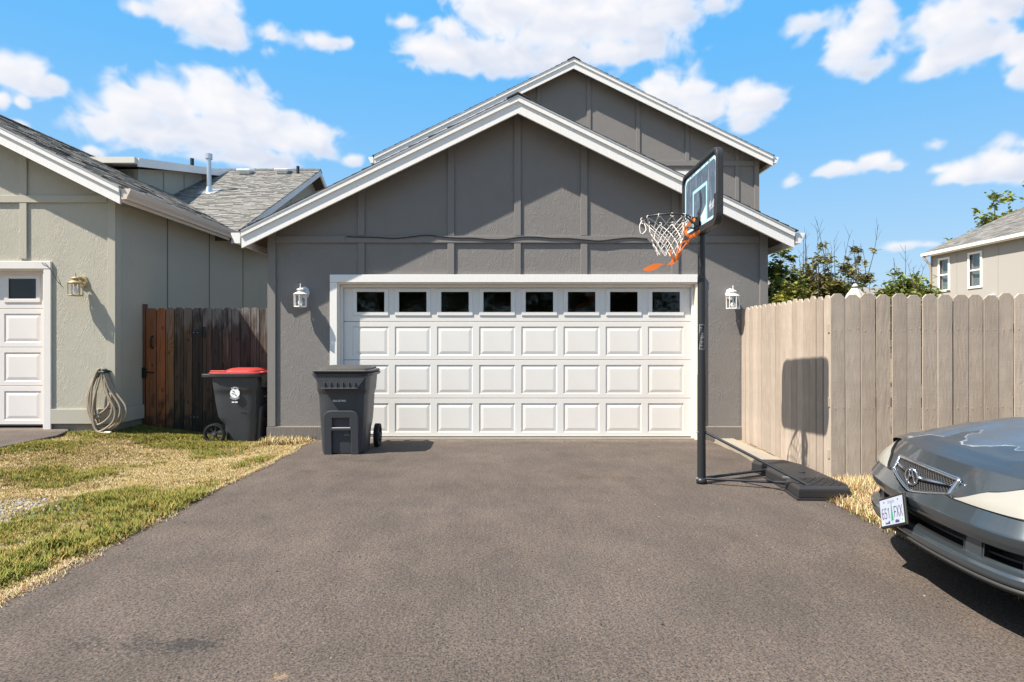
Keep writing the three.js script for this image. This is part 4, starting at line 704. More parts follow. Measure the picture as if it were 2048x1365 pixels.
{
  const b = makeBin('charcoal wheeled bin with a red lid standing on the grass', binLidRed, [-3.955, -0.085, -8.80], Math.PI / 2 + 0.03, '065 0296');
  const emb = canvasTex(512, 640, (g) => {
    g.clearRect(0, 0, 512, 640); g.fillStyle = 'rgb(225,228,232)'; g.beginPath(); g.arc(256, 262, 172, 0, 6.3); g.fill();
    g.fillStyle = 'rgb(40,44,50)'; g.beginPath(); g.ellipse(215, 205, 60, 18, 0.7, 0, 6.3); g.fill(); g.beginPath(); g.ellipse(195, 285, 55, 17, 0.25, 0, 6.3); g.fill(); g.beginPath(); g.ellipse(290, 330, 62, 16, 0.8, 0, 6.3); g.fill();
    g.beginPath(); g.moveTo(225, 90); g.lineTo(250, 150); g.lineTo(290, 110); g.lineTo(330, 160); g.lineTo(300, 90); g.fill();
    g.fillStyle = 'rgb(225,228,232)'; g.font = 'bold 62px sans-serif'; g.textAlign = 'center'; g.textBaseline = 'middle';
    const ring = (s, a0, step, R, flip) => [...s].forEach((c, i) => { const a = a0 + step * (i - (s.length - 1) / 2); g.save(); g.translate(256 + Math.sin(a) * R, 262 - Math.cos(a) * R); g.rotate(flip ? a + Math.PI : a); g.fillText(c, 0, 0); g.restore(); });
    ring('ROGUE', 0, 0.27, 212, false); ring('DISPOSAL', Math.PI, -0.21, 212, true);
    g.fillRect(150, 560, 80, 44); g.fillRect(250, 560, 110, 44);
  });
  const e = mesh('emblem', keepUV(new THREE.PlaneGeometry(0.20, 0.25)), decal(1, 1, emb), b, 'round white emblem with leaf marks');
  e.position.set(-0.3135, 0.70, 0.03); e.rotation.set(0, -Math.PI / 2, 0); e.rotateX(-0.03);
}

// ---------------------------------------------------------------- wall lanterns
function lantern(label, pos, metal, wallZ, tiltBracket) {
  const l = thing('wall_lantern', label, 'lantern', pos), R = 0.084, H = 0.17;
  const hex = (r, y) => [...Array(6)].map((_, i) => V3(Math.cos(i / 6 * 6.2832 + 0.35) * r, y, Math.sin(i / 6 * 6.2832 + 0.35) * r));
  const lo = hex(R, 0), hi = hex(R * 1.02, H), bars = [];
  lo.forEach((p, i) => { bars.push(rod(p, hi[i], 0.0065, 6), rod(p, lo[(i + 1) % 6], 0.008, 6), rod(hi[i], hi[(i + 1) % 6], 0.009, 6)); });
  mesh('cage', merge(bars), metal, l);
  lo.forEach((p, i) => { const q = lo[(i + 1) % 6], c = p.clone().add(q).multiplyScalar(0.5), w = p.distanceTo(q) - 0.012, g = new THREE.PlaneGeometry(w, H - 0.014).rotateY(Math.atan2(c.x, c.z)).translate(c.x * 0.99, H / 2, c.z * 0.99); mesh('glass', g, M.pane, l); });
  mesh('base_plate', new THREE.CylinderGeometry(R * 0.95, R * 0.95, 0.008, 6).rotateY(0.35).translate(0, 0.0, 0), metal, l);
  mesh('roof', new THREE.LatheGeometry([[0.0, 0.262], [0.01, 0.26], [0.024, 0.253], [0.05, 0.241], [0.053, 0.231], [0.032, 0.219], [0.036, 0.208], [0.07, 0.191], [0.095, 0.175], [0.092, 0.17], [0, 0.17]].map((p) => new THREE.Vector2(...p)), 20), metal, l);
  mesh('finial', new THREE.LatheGeometry([[0.0, 0.32], [0.005, 0.316], [0.007, 0.3], [0.005, 0.286], [0.01, 0.275], [0.007, 0.266], [0.013, 0.26], [0, 0.255]].map((p) => new THREE.Vector2(...p)), 10), metal, l);
  const dz = wallZ - pos[2];
  mesh('bracket', tube([V3(0, 0.215, 0), V3(0.008, 0.245, dz * 0.35), V3(0.012, 0.235, dz * 0.75), V3(0.012, 0.20, dz + 0.01)], 0.022, 16, 8), metal, l);
  mesh('wall_plate', new THREE.CylinderGeometry(0.062, 0.07, 0.022, 8).rotateX(Math.PI / 2).scale(1, 1.25, 1).translate(0.012, 0.205, dz + 0.013), metal, l);
  mesh('bulb', new THREE.LatheGeometry([[0, 0.02], [0.022, 0.026], [0.033, 0.05], [0.026, 0.08], [0.014, 0.1], [0.013, 0.14], [0, 0.14]].map((p) => new THREE.Vector2(...p)), 14), std([0.7, 0.69, 0.66], 0.3), l);
  mesh('socket', cyl(0.017, 0.017, 0.04, 10).translate(0, 0.152, 0), metal, l);
}
const lampWhite = std([0.66, 0.66, 0.66], 0.4), brass = std([0.44, 0.36, 0.22], 0.45, { metalness: 0.6 });
lantern('white carriage lantern between the corner board and the white door trim', [-2.9, 1.845, -8.22], lampWhite, -8.36);
lantern('white carriage lantern on the gray wall beside the tan fence', [3.03, 1.82, -8.22], lampWhite, -8.36);
lantern('tarnished brass lantern on the sage wall beside the neighbouring garage door', [-5.985, 2.0, -8.22], brass, -8.36);

// ---------------------------------------------------------------- coiled hose on its hanger
{
  const hx = -5.655, z0 = -8.27, y0 = 0.95, hg = thing('hose_hanger', 'dark green hose hanger screwed to the sage wall corner', 'hanger', [hx, y0, -8.36]), gm = std([0.02, 0.045, 0.04], 0.5);
  mesh('plate', rbox(-0.09, 0.11, -0.03, 0.045, 0.001, 0.016, 0.004), gm, hg);
  mesh('arm', tube([V3(-0.06, 0.0, 0.01), V3(-0.05, 0.02, 0.08), V3(0, 0.03, 0.12), V3(0.06, 0.02, 0.08), V3(0.08, 0.0, 0.01)], 0.012, 20, 6), gm, hg);
  mesh('saddle', rbox(-0.05, 0.06, -0.02, 0.012, 0.016, 0.14, 0.008, 2), gm, hg);
  mesh('hook', tube([V3(0, 0.0, 0.12), V3(0, 0.035, 0.135), V3(0, 0.05, 0.13)], 0.01, 8, 6), gm, hg);
  const r = rng(15), pts = [];
  const loops = [[0.17, 0.24, 0.13], [0.15, 0.30, 0.12], [0.16, 0.14, 0.36], [0.13, 0.22, 0.13], [0.10, 0.34, 0.16], [0.15, 0.10, 0.30], [0.17, 0.28, 0.17], [0.12, 0.18, 0.22]];
  loops.forEach(([l, rt, b], i) => { const z = z0 + (i % 4) * 0.022 - 0.03, j = () => (r() - 0.5) * 0.03; pts.push(V3(hx + j() * 0.5, y0 + 0.028 + (i % 2) * 0.018, z), V3(hx - l * 0.7, y0 - 0.12 + j(), z + 0.01), V3(hx - l + j(), y0 - 0.36 + j(), z + 0.02), V3(hx - l * 0.85, y0 - 0.6, z + 0.025), V3(hx - 0.02 + j() + (rt - 0.2) * 0.3, b + 0.01, z + 0.02), V3(hx + rt * 0.85, b + 0.13, z + 0.03), V3(hx + rt * 0.95 + j(), b + 0.28, z + 0.02), V3(hx + rt * 0.45, y0 - 0.26 + j(), z + 0.01)); });
  pts.push(V3(hx + 0.02, y0 + 0.03, z0), V3(hx - 0.03, y0 - 0.2, z0 + 0.05), V3(hx - 0.08, 0.4, z0 + 0.07), V3(hx - 0.02, 0.15, z0 + 0.08), V3(hx + 0.06, 0.125, z0 + 0.1), V3(hx + 0.14, 0.13, z0 + 0.12));
  const hose = thing('garden_hose', 'coiled beige garden hose hanging in loops from the wall corner', 'hose', [0, 0, 0]);
  mesh('hose', tube(pts, 0.0138, 620, 8), std([0.30, 0.245, 0.185], 0.5), hose);
  mesh('coupling', rod(V3(hx + 0.12, 0.13, z0 + 0.115), V3(hx + 0.22, 0.135, z0 + 0.14), 0.017, 10), std([0.5, 0.47, 0.42], 0.5), hose);
}

// ---------------------------------------------------------------- basketball hoop
{
  const px = 1.865, pz = -5.79, hoop = thing('basketball_hoop', 'portable basketball hoop with scuffed black backboard standing before the garage', 'basketball hoop', [px, 0, pz]);
  const steel = std([0.018, 0.02, 0.024], 0.42), plastic = std([0.022, 0.022, 0.025], 0.5, { bumpMap: fineBump, bumpScale: 0.002 });
  const X = (x) => x - px, Z = (D) => -D - pz;
  const pole = part('pole', hoop, [-0.035, 0, 0]);
  mesh('lower_tube', rod(V3(0, 0.03, 0), V3(0, 1.05, 0), 0.04, 20), steel, pole); mesh('middle_tube', rod(V3(0, 1.04, 0), V3(0, 2.0, 0), 0.038, 20), steel, pole); mesh('upper_tube', rod(V3(0, 1.99, 0), V3(0, 2.62, 0), 0.036, 20), steel, pole);
  mesh('foot_cap', new THREE.LatheGeometry([[0, 0.0], [0.048, 0.0], [0.05, 0.03], [0.042, 0.06], [0, 0.06]].map((p) => new THREE.Vector2(...p)), 16), steel, pole);
  const lab = canvasTex(128, 512, (g, w, h) => { g.fillStyle = 'rgb(22,24,28)'; g.fillRect(0, 0, w, h); g.strokeStyle = 'rgb(200,205,210)'; g.lineWidth = 5; g.strokeRect(8, 8, w - 16, h - 16); const r = rng(3); g.lineWidth = 4; for (let y = 60; y < h - 40; y += 9) { g.globalAlpha = 0.35 + r() * 0.6; g.beginPath(); g.moveTo(16 + r() * 20, y); g.lineTo(40 + r() * 70, y + (r() - 0.5) * 12); g.stroke(); } });
  const cg = new THREE.CylinderGeometry(0.0388, 0.0388, 0.24, 12, 1, true, -0.9, 1.5); const lb = mesh('sticker', keepUV(cg), std([1, 1, 1], 0.6, { map: lab }), pole, 'worn white and black sticker'); lb.position.y = 1.415;
  // backboard, facing the lawn side
  const bd = part('backboard', hoop), D0 = 5.25, D1 = 6.33, y0 = 2.41, y1 = 3.10, xf = 1.80;
  const shape = (i, cr, y0 = 2.41, y1 = 3.10) => { const a = Z(D1) + i, b = Z(D0) - i, c = y0 + i, d = y1 - i, s = new THREE.Shape(); s.moveTo(a + cr, c); s.lineTo(b - cr, c); s.quadraticCurveTo(b, c, b, c + cr); s.lineTo(b, d - cr); s.quadraticCurveTo(b, d, b - cr, d); s.lineTo(a + cr, d); s.quadraticCurveTo(a, d, a, d - cr); s.lineTo(a, c + cr); s.quadraticCurveTo(a, c, a + cr, c); return s; };
  const toX = (g) => g.rotateY(-Math.PI / 2);                 // shape (z, y) -> faces -x
  const turnShape = (g, x) => { g.rotateY(-Math.PI / 2); return g.translate(x, 0, 0); };
  const fr = shape(0, 0.11); fr.holes.push(new THREE.Path(shape(0.035, 0.085).getPoints(8)));
  mesh('frame', turnShape(new THREE.ExtrudeGeometry(fr, { depth: 0.045, bevelEnabled: true, bevelThickness: 0.008, bevelSize: 0.008, bevelOffset: -0.008, bevelSegments: 2, curveSegments: 8 }), X(xf) + 0.045), plastic, bd);
  const lower = new THREE.Shape(); { const a = Z(D1), b = Z(D0), c = y0; lower.moveTo(a + 0.11, c - 0.006); lower.lineTo(b - 0.11, c - 0.006); lower.quadraticCurveTo(b + 0.006, c - 0.006, b + 0.006, c + 0.11); lower.lineTo(b + 0.006, c + 0.27); lower.lineTo(b - 0.06, c + 0.27); lower.lineTo(b - 0.06, c + 0.12); lower.quadraticCurveTo(b - 0.06, c + 0.06, b - 0.12, c + 0.06); lower.lineTo(a + 0.12, c + 0.06); lower.quadraticCurveTo(a + 0.06, c + 0.06, a + 0.06, c + 0.12); lower.lineTo(a + 0.06, c + 0.27); lower.lineTo(a - 0.006, c + 0.27); lower.lineTo(a - 0.006, c + 0.11); lower.quadraticCurveTo(a - 0.006, c - 0.006, a + 0.11, c - 0.006); }
  mesh('lower_pad', turnShape(new THREE.ExtrudeGeometry(lower, { depth: 0.05, bevelEnabled: true, bevelThickness: 0.006, bevelSize: 0.006, bevelOffset: -0.006, bevelSegments: 2, curveSegments: 8 }), X(xf) + 0.042), plastic, bd);
  const print = canvasTex(1024, 660, (g, w, h) => {
    g.fillStyle = 'rgb(76,92,110)'; g.fillRect(0, 0, w, h); const r = rng(12);
    for (let i = 0; i < 260; i++) { const x = r() * w, y = r() * h, l = 30 + r() * 190; g.strokeStyle = `rgba(${170 + r() * 50},${180 + r() * 45},${190 + r() * 40},${0.04 + r() * 0.17})`; g.lineWidth = 2 + r() * 20; g.beginPath(); g.moveTo(x, y); g.quadraticCurveTo(x + 12, y + l / 2, x - 20 + r() * 40, y + l); g.stroke(); }
    for (let i = 0; i < 60; i++) { g.fillStyle = `rgba(215,222,228,${r() * 0.5})`; g.fillRect(r() * w, r() * h, 2 + r() * 4, 2 + r() * 5); }
    g.strokeStyle = 'rgb(186,228,240)'; g.lineWidth = 26; g.beginPath(); g.roundRect(72, 66, w - 144, h - 146, 70); g.stroke();
    g.strokeStyle = 'rgba(30,33,38,0.8)'; g.lineWidth = 5; for (let i = 0; i < 40; i++) { const x = 120 + r() * (w - 240); g.beginPath(); g.moveTo(x, 56); g.lineTo(x + 6 + r() * 14, 76); g.stroke(); }
    g.strokeStyle = 'rgb(160,212,228)'; g.lineWidth = 30; g.strokeRect(w * 0.31, h * 0.36, w * 0.38, h * 0.5);
    g.fillStyle = 'rgba(215,225,230,0.85)'; g.beginPath(); g.moveTo(w * 0.35, h * 0.86); g.lineTo(w * 0.67, h * 0.86); g.lineTo(w * 0.67, h * 0.64); g.quadraticCurveTo(w * 0.55, h * 0.8, w * 0.35, h * 0.8); g.fill();
    g.strokeStyle = 'rgba(10,11,13,0.85)'; g.lineWidth = 7; for (let i = 0; i < 6; i++) { g.beginPath(); g.ellipse(w * 0.49, h * 0.58, 26 + i * 9, 60 + i * 13, 0.15, -1.9 + r() * 0.4, 1.6 + r()); g.stroke(); }
    g.strokeStyle = 'rgba(230,235,238,0.9)'; g.lineWidth = 6; for (let i = 0; i < 22; i++) { const x = w * (0.76 + r() * 0.12), y = h * (0.66 + r() * 0.12); g.beginPath(); g.moveTo(x, y); g.lineTo(x + 8 + r() * 26, y - 14 - r() * 20); g.stroke(); }
  });
  { const g = new THREE.ShapeGeometry(shape(0.03, 0.09), 8), p = g.attributes.position, uv = g.attributes.uv; for (let i = 0; i < p.count; i++) uv.setXY(i, (p.getX(i) - Z(D1)) / (D1 - D0), (p.getY(i) - y0) / (y1 - y0)); 
    const t = new THREE.ExtrudeGeometry(shape(0.031, 0.09), { depth: 0.022, bevelEnabled: false, curveSegments: 8 }); mesh('panel', turnShape(t, X(xf) + 0.038), M.black, bd);
    mesh('printed_face', keepUV(turnShape(g, X(xf) + 0.012)), std([1, 1, 1], 0.38, { map: print }), bd, 'scuffed black face with pale blue border and square'); }
  for (const s of [-1, 1]) mesh('mount_arm', rbox(X(1.845), X(1.85) + 0.045, 2.42, 2.62, s * 0.055 - 0.006, s * 0.055 + 0.006, 0.003), steel, bd);
  mesh('mount_bolt', rod(V3(-0.035, 2.5, -0.09), V3(-0.035, 2.5, 0.09), 0.01, 8), M.galv, bd);
  mesh('mount_bracket', rbox(X(1.842), X(1.87), 2.40, 2.56, -0.07, 0.07, 0.004), steel, bd);
  // rim, braces, net
  const rim = part('rim', hoop), rc = V3(X(1.487), 2.555, 0), R = 0.228;
  mesh('ring', new THREE.TorusGeometry(R, 0.009, 8, 48).rotateX(Math.PI / 2).translate(rc.x, rc.y, rc.z), steel, rim);
  mesh('mount_plate', rbox(X(1.772), X(1.782), 2.45, 2.57, -0.07, 0.07, 0.004), steel, rim);
  for (const s of [-1, 1]) { mesh('brace', rod(V3(X(1.778), 2.47, s * 0.05), V3(rc.x + R * 0.55, 2.548, s * R * 0.83), 0.008, 8), steel, rim); mesh('brace', rod(V3(X(1.778), 2.553, s * 0.05), V3(rc.x + R * 0.93, 2.555, s * 0.07), 0.009, 8), steel, rim); }
  const cords = [], N = 12, rowsN = 6, r = rng(6);
  const node = (k, j, e = 0) => { const a = (k + j * 0.5) / N * 6.28318, t = j / rowsN, rad = lerp(R, 0.105, Math.pow(t, 0.62)) * (1 + e); return V3(rc.x + Math.cos(a) * rad + 0.02 * t, rc.y - 0.012 - 0.33 * Math.pow(t, 0.95) - (k % 3) * 0.006 * t, Math.sin(a) * rad); };
  for (let k = 0; k < N; k++) { for (const s of [1, -1]) { const pts = []; for (let j = 0; j <= rowsN; j++) { const kk = s > 0 ? k : k - j, p = node(mod(kk, N), j); p.x += (r() - 0.5) * 0.012; p.z += (r() - 0.5) * 0.012; p.y += (r() - 0.5) * 0.008; pts.push(p); } cords.push(tube(pts, 0.0042, 18, 5)); } const a = node(k, 0); cords.push(new THREE.TorusGeometry(0.016, 0.005, 5, 10).rotateY(r() * 3).translate(a.x, a.y + 0.004, a.z)); }
  { const p = node(6, 0); cords.push(tube([p, p.clone().add(V3(-0.03, -0.06, 0.02)), p.clone().add(V3(-0.015, -0.14, 0.03)), p.clone().add(V3(0.03, -0.1, 0.02)), p.clone().add(V3(0.02, -0.03, 0))], 0.0055, 20, 5, false)); }
  mesh('net', merge(cords), std([0.62, 0.6, 0.58], 0.85), hoop, 'frayed white net');
  // base tank and struts
  const base = part('base_tank', hoop);
  const ol = [[2.47, 5.16], [2.90, 5.14], [2.97, 5.30], [2.98, 6.15], [2.90, 6.40], [2.58, 6.42], [2.52, 6.30], [2.60, 6.12], [2.60, 6.02], [2.53, 5.98], [2.53, 5.62], [2.58, 5.58], [2.50, 5.48]];
  const tank = new THREE.Shape(ol.map(([x, D]) => new THREE.Vector2(X(x), -Z(D))));
  const lay = (g, y) => g.rotateX(-Math.PI / 2).translate(0, y, 0);
  const tankPts = (k) => new THREE.Shape(ol.map(([x, D]) => new THREE.Vector2(X(2.73 + (x - 2.73) * k), D - 5.79)));
  const ext = (k, d, y, b) => { const g = new THREE.ExtrudeGeometry(tankPts(k), { depth: d, bevelEnabled: true, bevelThickness: b, bevelSize: b, bevelOffset: -b, bevelSegments: 3 }); g.rotateX(-Math.PI / 2); return g.translate(0, y, 0); };
  mesh('flange', ext(1.06, 0.014, 0.004, 0.004), plastic, base);
  mesh('tank', ext(1.0, 0.055, 0.034, 0.025), plastic, base);
  const tread = []; for (let i = 0; i < 7; i++) for (let j = 0; j < 9; j++) tread.push(new THREE.BoxGeometry(0.032, 0.007, 0.009).rotateY((i + j) % 2 ? 0.6 : -0.6).translate(X(2.58 + j * 0.04), 0.116, Z(5.24 + i * 0.045)));
  mesh('tread_pattern', merge(tread), plastic, base);
  for (const [x, D] of [[2.62, 5.9], [2.78, 5.75]]) mesh('fill_cap', cyl(0.03, 0.028, 0.012, 14).translate(X(x), 0.118, Z(D)), steel, base);
  mesh('strut', rod(V3(-0.035, 0.05, 0), V3(X(2.60), 0.08, Z(6.05)), 0.0135, 10), steel, hoop); mesh('strut', rod(V3(-0.035, 0.05, 0.01), V3(X(2.56), 0.07, Z(5.52)), 0.0135, 10), steel, hoop);
  mesh('diagonal_strut', rod(V3(0, 0.497, 0.01), V3(X(2.60), 0.11, Z(5.24)), 0.0135, 10), steel, hoop);
  mesh('strut_bolt', rod(V3(-0.09, 0.05, 0.01), V3(0.03, 0.05, 0.01), 0.011, 8), M.galv, hoop); mesh('strut_bolt', rod(V3(-0.085, 0.497, 0.01), V3(0.02, 0.497, 0.01), 0.008, 8), M.galv, hoop);
  // torn orange strap dangling from the rim bracket
  const om = std([0.74, 0.17, 0.025], 0.45), P = (x, y, D) => at(x, y, D), st = thing('orange_strap', 'torn orange plastic strap dangling from the basketball rim bracket', 'strap', [0, 0, 0]);
  const flat = (pts, w, t) => { const c = new THREE.CatmullRomCurve3(pts), n = pts.length * 7, rings = []; for (let i = 0; i <= n; i++) { const u = i / n, p = c.getPoint(u), d = c.getTangent(u), a = V3(0, 0, 1).cross(d).normalize(), b = d.clone().cross(a), ww = w(u); rings.push([[1, 1], [-1, 1], [-1, -1], [1, -1]].map(([s, q]) => p.clone().addScaledVector(a, s * ww).addScaledVector(b, q * t).toArray())); } return loft(rings); };
  mesh('strap', flat([P(1399, 462, 5.72), P(1384, 474, 5.66), P(1366, 496, 5.6), P(1352, 519, 5.58), P(1338, 530, 5.57), P(1325, 529, 5.56), P(1306, 535, 5.55), P(1287, 541, 5.55)], (u) => 0.008 + 0.006 * Math.sin(u * 17) + 0.014 * sstep(0.72, 0.85, u) * sstep(1.02, 0.95, u) + 0.007 * Math.exp(-((u - 0.4) ** 2) / 0.01), 0.006), om, st);
  mesh('torn_flap', flat([P(1352, 519, 5.575), P(1357, 500, 5.57), P(1364, 486, 5.57), P(1374, 483, 5.58), P(1376, 490, 5.59)], () => 0.007, 0.005), om, st);
  mesh('torn_flap', flat([P(1348, 520, 5.57), P(1342, 507, 5.56), P(1344, 498, 5.56)], (u) => 0.009 - 0.003 * u, 0.006), om, st);
  mesh('wrap', flat([P(1399, 464, 5.72), P(1388, 472, 5.68), P(1374, 470, 5.66), P(1372, 456, 5.68), P(1380, 448, 5.7), P(1388, 440, 5.72), P(1384, 436, 5.74)], () => 0.012, 0.007), om, st);
}
// ---------------------------------------------------------------- the parked car
{
  const car = thing('parked_car', 'slate gray sedan with peeling hood clear coat and a tilted plate', 'car', [2.22, 0, -3.40], -0.174);
  const paint = phys([0.066, 0.084, 0.098], 0.28, { metalness: 0.6, clearcoat: 1, clearcoatRoughness: 0.06 });
  const chrome = std([0.6, 0.61, 0.64], 0.2, { metalness: 1 }), blackP = std([0.012, 0.012, 0.013], 0.55), trimP = std([0.035, 0.036, 0.036], 0.6);
  const lens = phys([0.28, 0.272, 0.242], 0.2, { clearcoat: 0.6, clearcoatRoughness: 0.3 });
  const half = [[0.9, 0.892], [0.6, 0.89], [0.42, 0.884], [0.28, 0.862], [0.185, 0.815], [0.12, 0.745], [0.065, 0.60], [0.028, 0.40], [0.007, 0.2]];
  const plan = new THREE.CatmullRomCurve3([...half.map(([u, v]) => V3(u, v, 0)), V3(0, 0, 0), ...half.slice().reverse().map(([u, v]) => V3(u, -v, 0))], false, 'centripetal');
  const N = 400, tab = [...Array(N + 1)].map((_, i) => { const p = plan.getPoint(i / N), t = plan.getTangent(i / N); return { u: p.x, v: p.y, nu: t.y, nv: -t.x }; });
  if (tab[N / 2].nu > 0) tab.forEach((q) => { q.nu *= -1; q.nv *= -1; });
  const P = (s) => { const f = clamp(s) * N, i = Math.min(N - 1, Math.floor(f)), t = f - i, a = tab[i], b = tab[i + 1]; return { u: lerp(a.u, b.u, t), v: lerp(a.v, b.v, t), nu: lerp(a.nu, b.nu, t), nv: lerp(a.nv, b.nv, t) }; };
  const sOf = (v) => { for (let i = 1; i <= N; i++) if (tab[i].v <= v && tab[i].u < 0.5 || i === N) { const a = tab[i - 1], b = tab[i]; return (i - 1 + clamp((a.v - v) / Math.max(1e-6, a.v - b.v))) / N; } };
  const surf = (s, d, y) => { const q = P(s); return [q.u - q.nu * d, y, -(q.v - q.nv * d)]; };   // inward distance d from the plan curve
  // bumper
  const prof = [[0.10, 0.29], [0.03, 0.282], [0.006, 0.288], [0, 0.30], [0, 0.325], [0.012, 0.338], [0.046, 0.35], [0.05, 0.42], [0.024, 0.434], [0.008, 0.465], [0.002, 0.49], [0.0, 0.503], [0.004, 0.511], [0.02, 0.535], [0.036, 0.56], [0.05, 0.582]];
  const pf = (t) => { const f = t * (prof.length - 1), i = Math.min(prof.length - 2, Math.floor(f)), k = f - i; return [lerp(prof[i][0], prof[i + 1][0], k), lerp(prof[i][1], prof[i + 1][1], k)]; };
  const smoothPf = new THREE.SplineCurve(prof.map((p) => new THREE.Vector2(...p)));
  const gFloor = (v) => 0.528 + 0.062 * Math.min(1, (Math.abs(v) / 0.31) ** 1.25);
  const inOpen = (v, y) => (Math.abs(v) < 0.335 && y > gFloor(v) - 0.004) || (Math.abs(v) < 0.45 && y > 0.354 && y < 0.42) || (Math.abs(v) > 0.57 && Math.abs(v) < 0.76 && y > 0.356 && y < 0.416);
  mesh('bumper', grid(260, 90, (a, b) => { const q = pf(b); return surf(0.04 + a * 0.92, q[0], q[1]); }, (a, b) => inOpen(P(0.04 + a * 0.92).v, pf(b)[1])), paint, car);
  mesh('chin_spoiler', grid(100, 4, (a, b) => surf(0.06 + a * 0.88, [0.12, 0.012, 0.006, 0.03, 0.05][Math.round(b * 4)], [0.262, 0.255, 0.278, 0.286, 0.29][Math.round(b * 4)])), trimP, car);
  const recess = (v0, v1, y0, y1, name) => { const p = part(name, car), s0 = sOf(v0), s1 = sOf(v1), path = [[0.044, y1 + 0.006], [0.09, y1 + 0.006], [0.15, y1 + 0.004], [0.15, y0 - 0.004], [0.09, y0 - 0.006], [0.044, y0 - 0.006]]; mesh('opening', grid(24, 5, (a, b) => surf(lerp(s0, s1, a), ...path[Math.round(b * 5)])), blackP, p); for (const a of [0, 1]) mesh('side_wall', grid(2, 2, (q, b) => surf(lerp(s0, s1, a), 0.044 + 0.106 * q, lerp(y0 - 0.006, y1 + 0.006, b))), blackP, p); mesh('slat', grid(24, 2, (a, b) => surf(lerp(s0, s1, a), 0.07, lerp(y0, y1, 0.5) + (b - 0.5) * 0.009)), blackP, p); return p; };
  recess(0.455, -0.455, 0.354, 0.42, 'lower_intake'); recess(-0.565, -0.765, 0.356, 0.416, 'fog_vent'); recess(0.765, 0.565, 0.356, 0.416, 'fog_vent');
  // band behind lamps and grille
  const bandD = (y, off = 0) => 0.05 + (y - 0.582) * 0.86 - off;
  mesh('nose_panel', grid(160, 16, (a, b) => { const y = lerp(0.580, 0.734, b); return surf(0.07 + a * 0.86, bandD(y), y); }, (a, b) => Math.abs(P(0.07 + a * 0.86).v) < 0.325 && b < 0.58), paint, car);
  for (const sd of [1, -1]) {
    const hl = part('headlight', car), s0 = sOf(sd * 0.385), s1 = sd > 0 ? 0.118 : 0.882;
    const top = keyed([0, 0.16, 0.36, 0.62, 0.85, 1], [0.587, 0.655, 0.702, 0.729, 0.72, 0.67]), bot = (a) => 0.584 + 0.01 * a;
    const make = (off, grow, bulge) => grid(34, 10, (a0, b) => { const a = -grow + a0 * (1 + 2 * grow), y = lerp(bot(a) - grow * 0.13, top(clamp(a)) + grow * 0.17, b); return surf(lerp(s0, s1, a), bandD(y, off + bulge * Math.sin(Math.PI * clamp(a) ** 0.7) * Math.sin(Math.PI * clamp(b * 0.9 + 0.05))), y); });
    mesh('gasket', make(0.004, 0.03, 0.004), blackP, hl);
    mesh('lens', make(0.010, 0.0, 0.016), lens, hl, 'cloudy yellowed headlight lens');
  }
  // grille
  const gr = part('grille', car), gBot = (v) => 0.528 + 0.062 * Math.min(1, (Math.abs(v) / 0.31) ** 1.25), gTop = (v) => 0.672 - 0.006 * (v / 0.33) ** 2, gHalf = (k) => lerp(0.315, 0.335, k);
  const gS = (v, y, off) => { const d = lerp(0.048, 0.118, clamp((y - 0.53) / 0.14)); return surf(sOf(v), d - off, y); };
  const gP = (a, k, off) => { const v = (a * 2 - 1) * gHalf(k); return gS(v, lerp(gBot(v), gTop(v), k), off); };
  mesh('backing', grid(40, 10, (a, k) => gP(a, k, 0.006)), M.dark, gr);
  const lat = []; for (let i = -6; i < 34; i++) for (const s of [1, -1]) for (let k = 0; k < 8; k++) { const f = (t) => { const a = (i + (s > 0 ? t * 6 : 6 - t * 6)) / 28; return [a, t]; }, p = f(k / 8), q = f((k + 1) / 8); if (p[0] < 0.02 || p[0] > 0.98 || q[0] < 0.02 || q[0] > 0.98) continue; lat.push(rod(V3(...gP(p[0], p[1], 0.011)), V3(...gP(q[0], q[1], 0.011)), 0.0022, 4)); }
  mesh('lattice', merge(lat), std([0.05, 0.05, 0.052], 0.5), gr);
  const bound = []; for (let i = 0; i <= 16; i++) bound.push(gP(i / 16, 1, 0.013)); for (let i = 1; i < 4; i++) bound.push(gP(1, 1 - i / 4, 0.013)); for (let i = 16; i >= 0; i--) bound.push(gP(i / 16, 0, 0.013)); for (let i = 1; i < 4; i++) bound.push(gP(0, i / 4, 0.013));
  mesh('surround', tube(bound.map((p) => V3(...p)), 0.012, 150, 8, true), chrome, gr);
  const bar = (a0, a1) => { const rings = []; for (let i = 0; i <= 12; i++) { const t = i / 12, a = lerp(a0, a1, t), w = 0.013 * (1 - 0.75 * t), c = V3(...gP(a, 0.56 - 0.02 * t, 0.026 - 0.008 * t)); rings.push([[0, w], [-0.012, 0], [0, -w], [0.012, 0]].map(([x, y]) => [c.x + x, c.y + y, c.z])); } return loft(a1 > a0 ? rings : rings.slice()); };
  mesh('chrome_bar', bar(0.5, 0.97), chrome, gr); mesh('chrome_bar', bar(0.5, 0.03), chrome, gr);
  const em = part('emblem', car), e0 = gP(0.5, 0.56, 0.045); em.position.set(...e0); em.rotation.set(0, -Math.PI / 2 + 0.42, 0);
  mesh('ring', new THREE.TorusGeometry(0.041, 0.006, 8, 32).scale(0.92, 1.08, 1), chrome, em);
  mesh('disc', cyl(0.039, 0.039, 0.01, 24).rotateX(Math.PI / 2).scale(0.92, 1.08, 1).translate(0, 0, -0.006), M.dark, em);
  for (const s of [-1, 1]) mesh('caliper_leg', rod(V3(s * 0.006, 0.038, 0.004), V3(s * 0.021, -0.033, 0.004), 0.0055, 6, 0.005), chrome, em);
  mesh('caliper_bar', rod(V3(-0.006, 0.0, 0.006), V3(0.010, 0.01, 0.006), 0.004, 6), chrome, em);
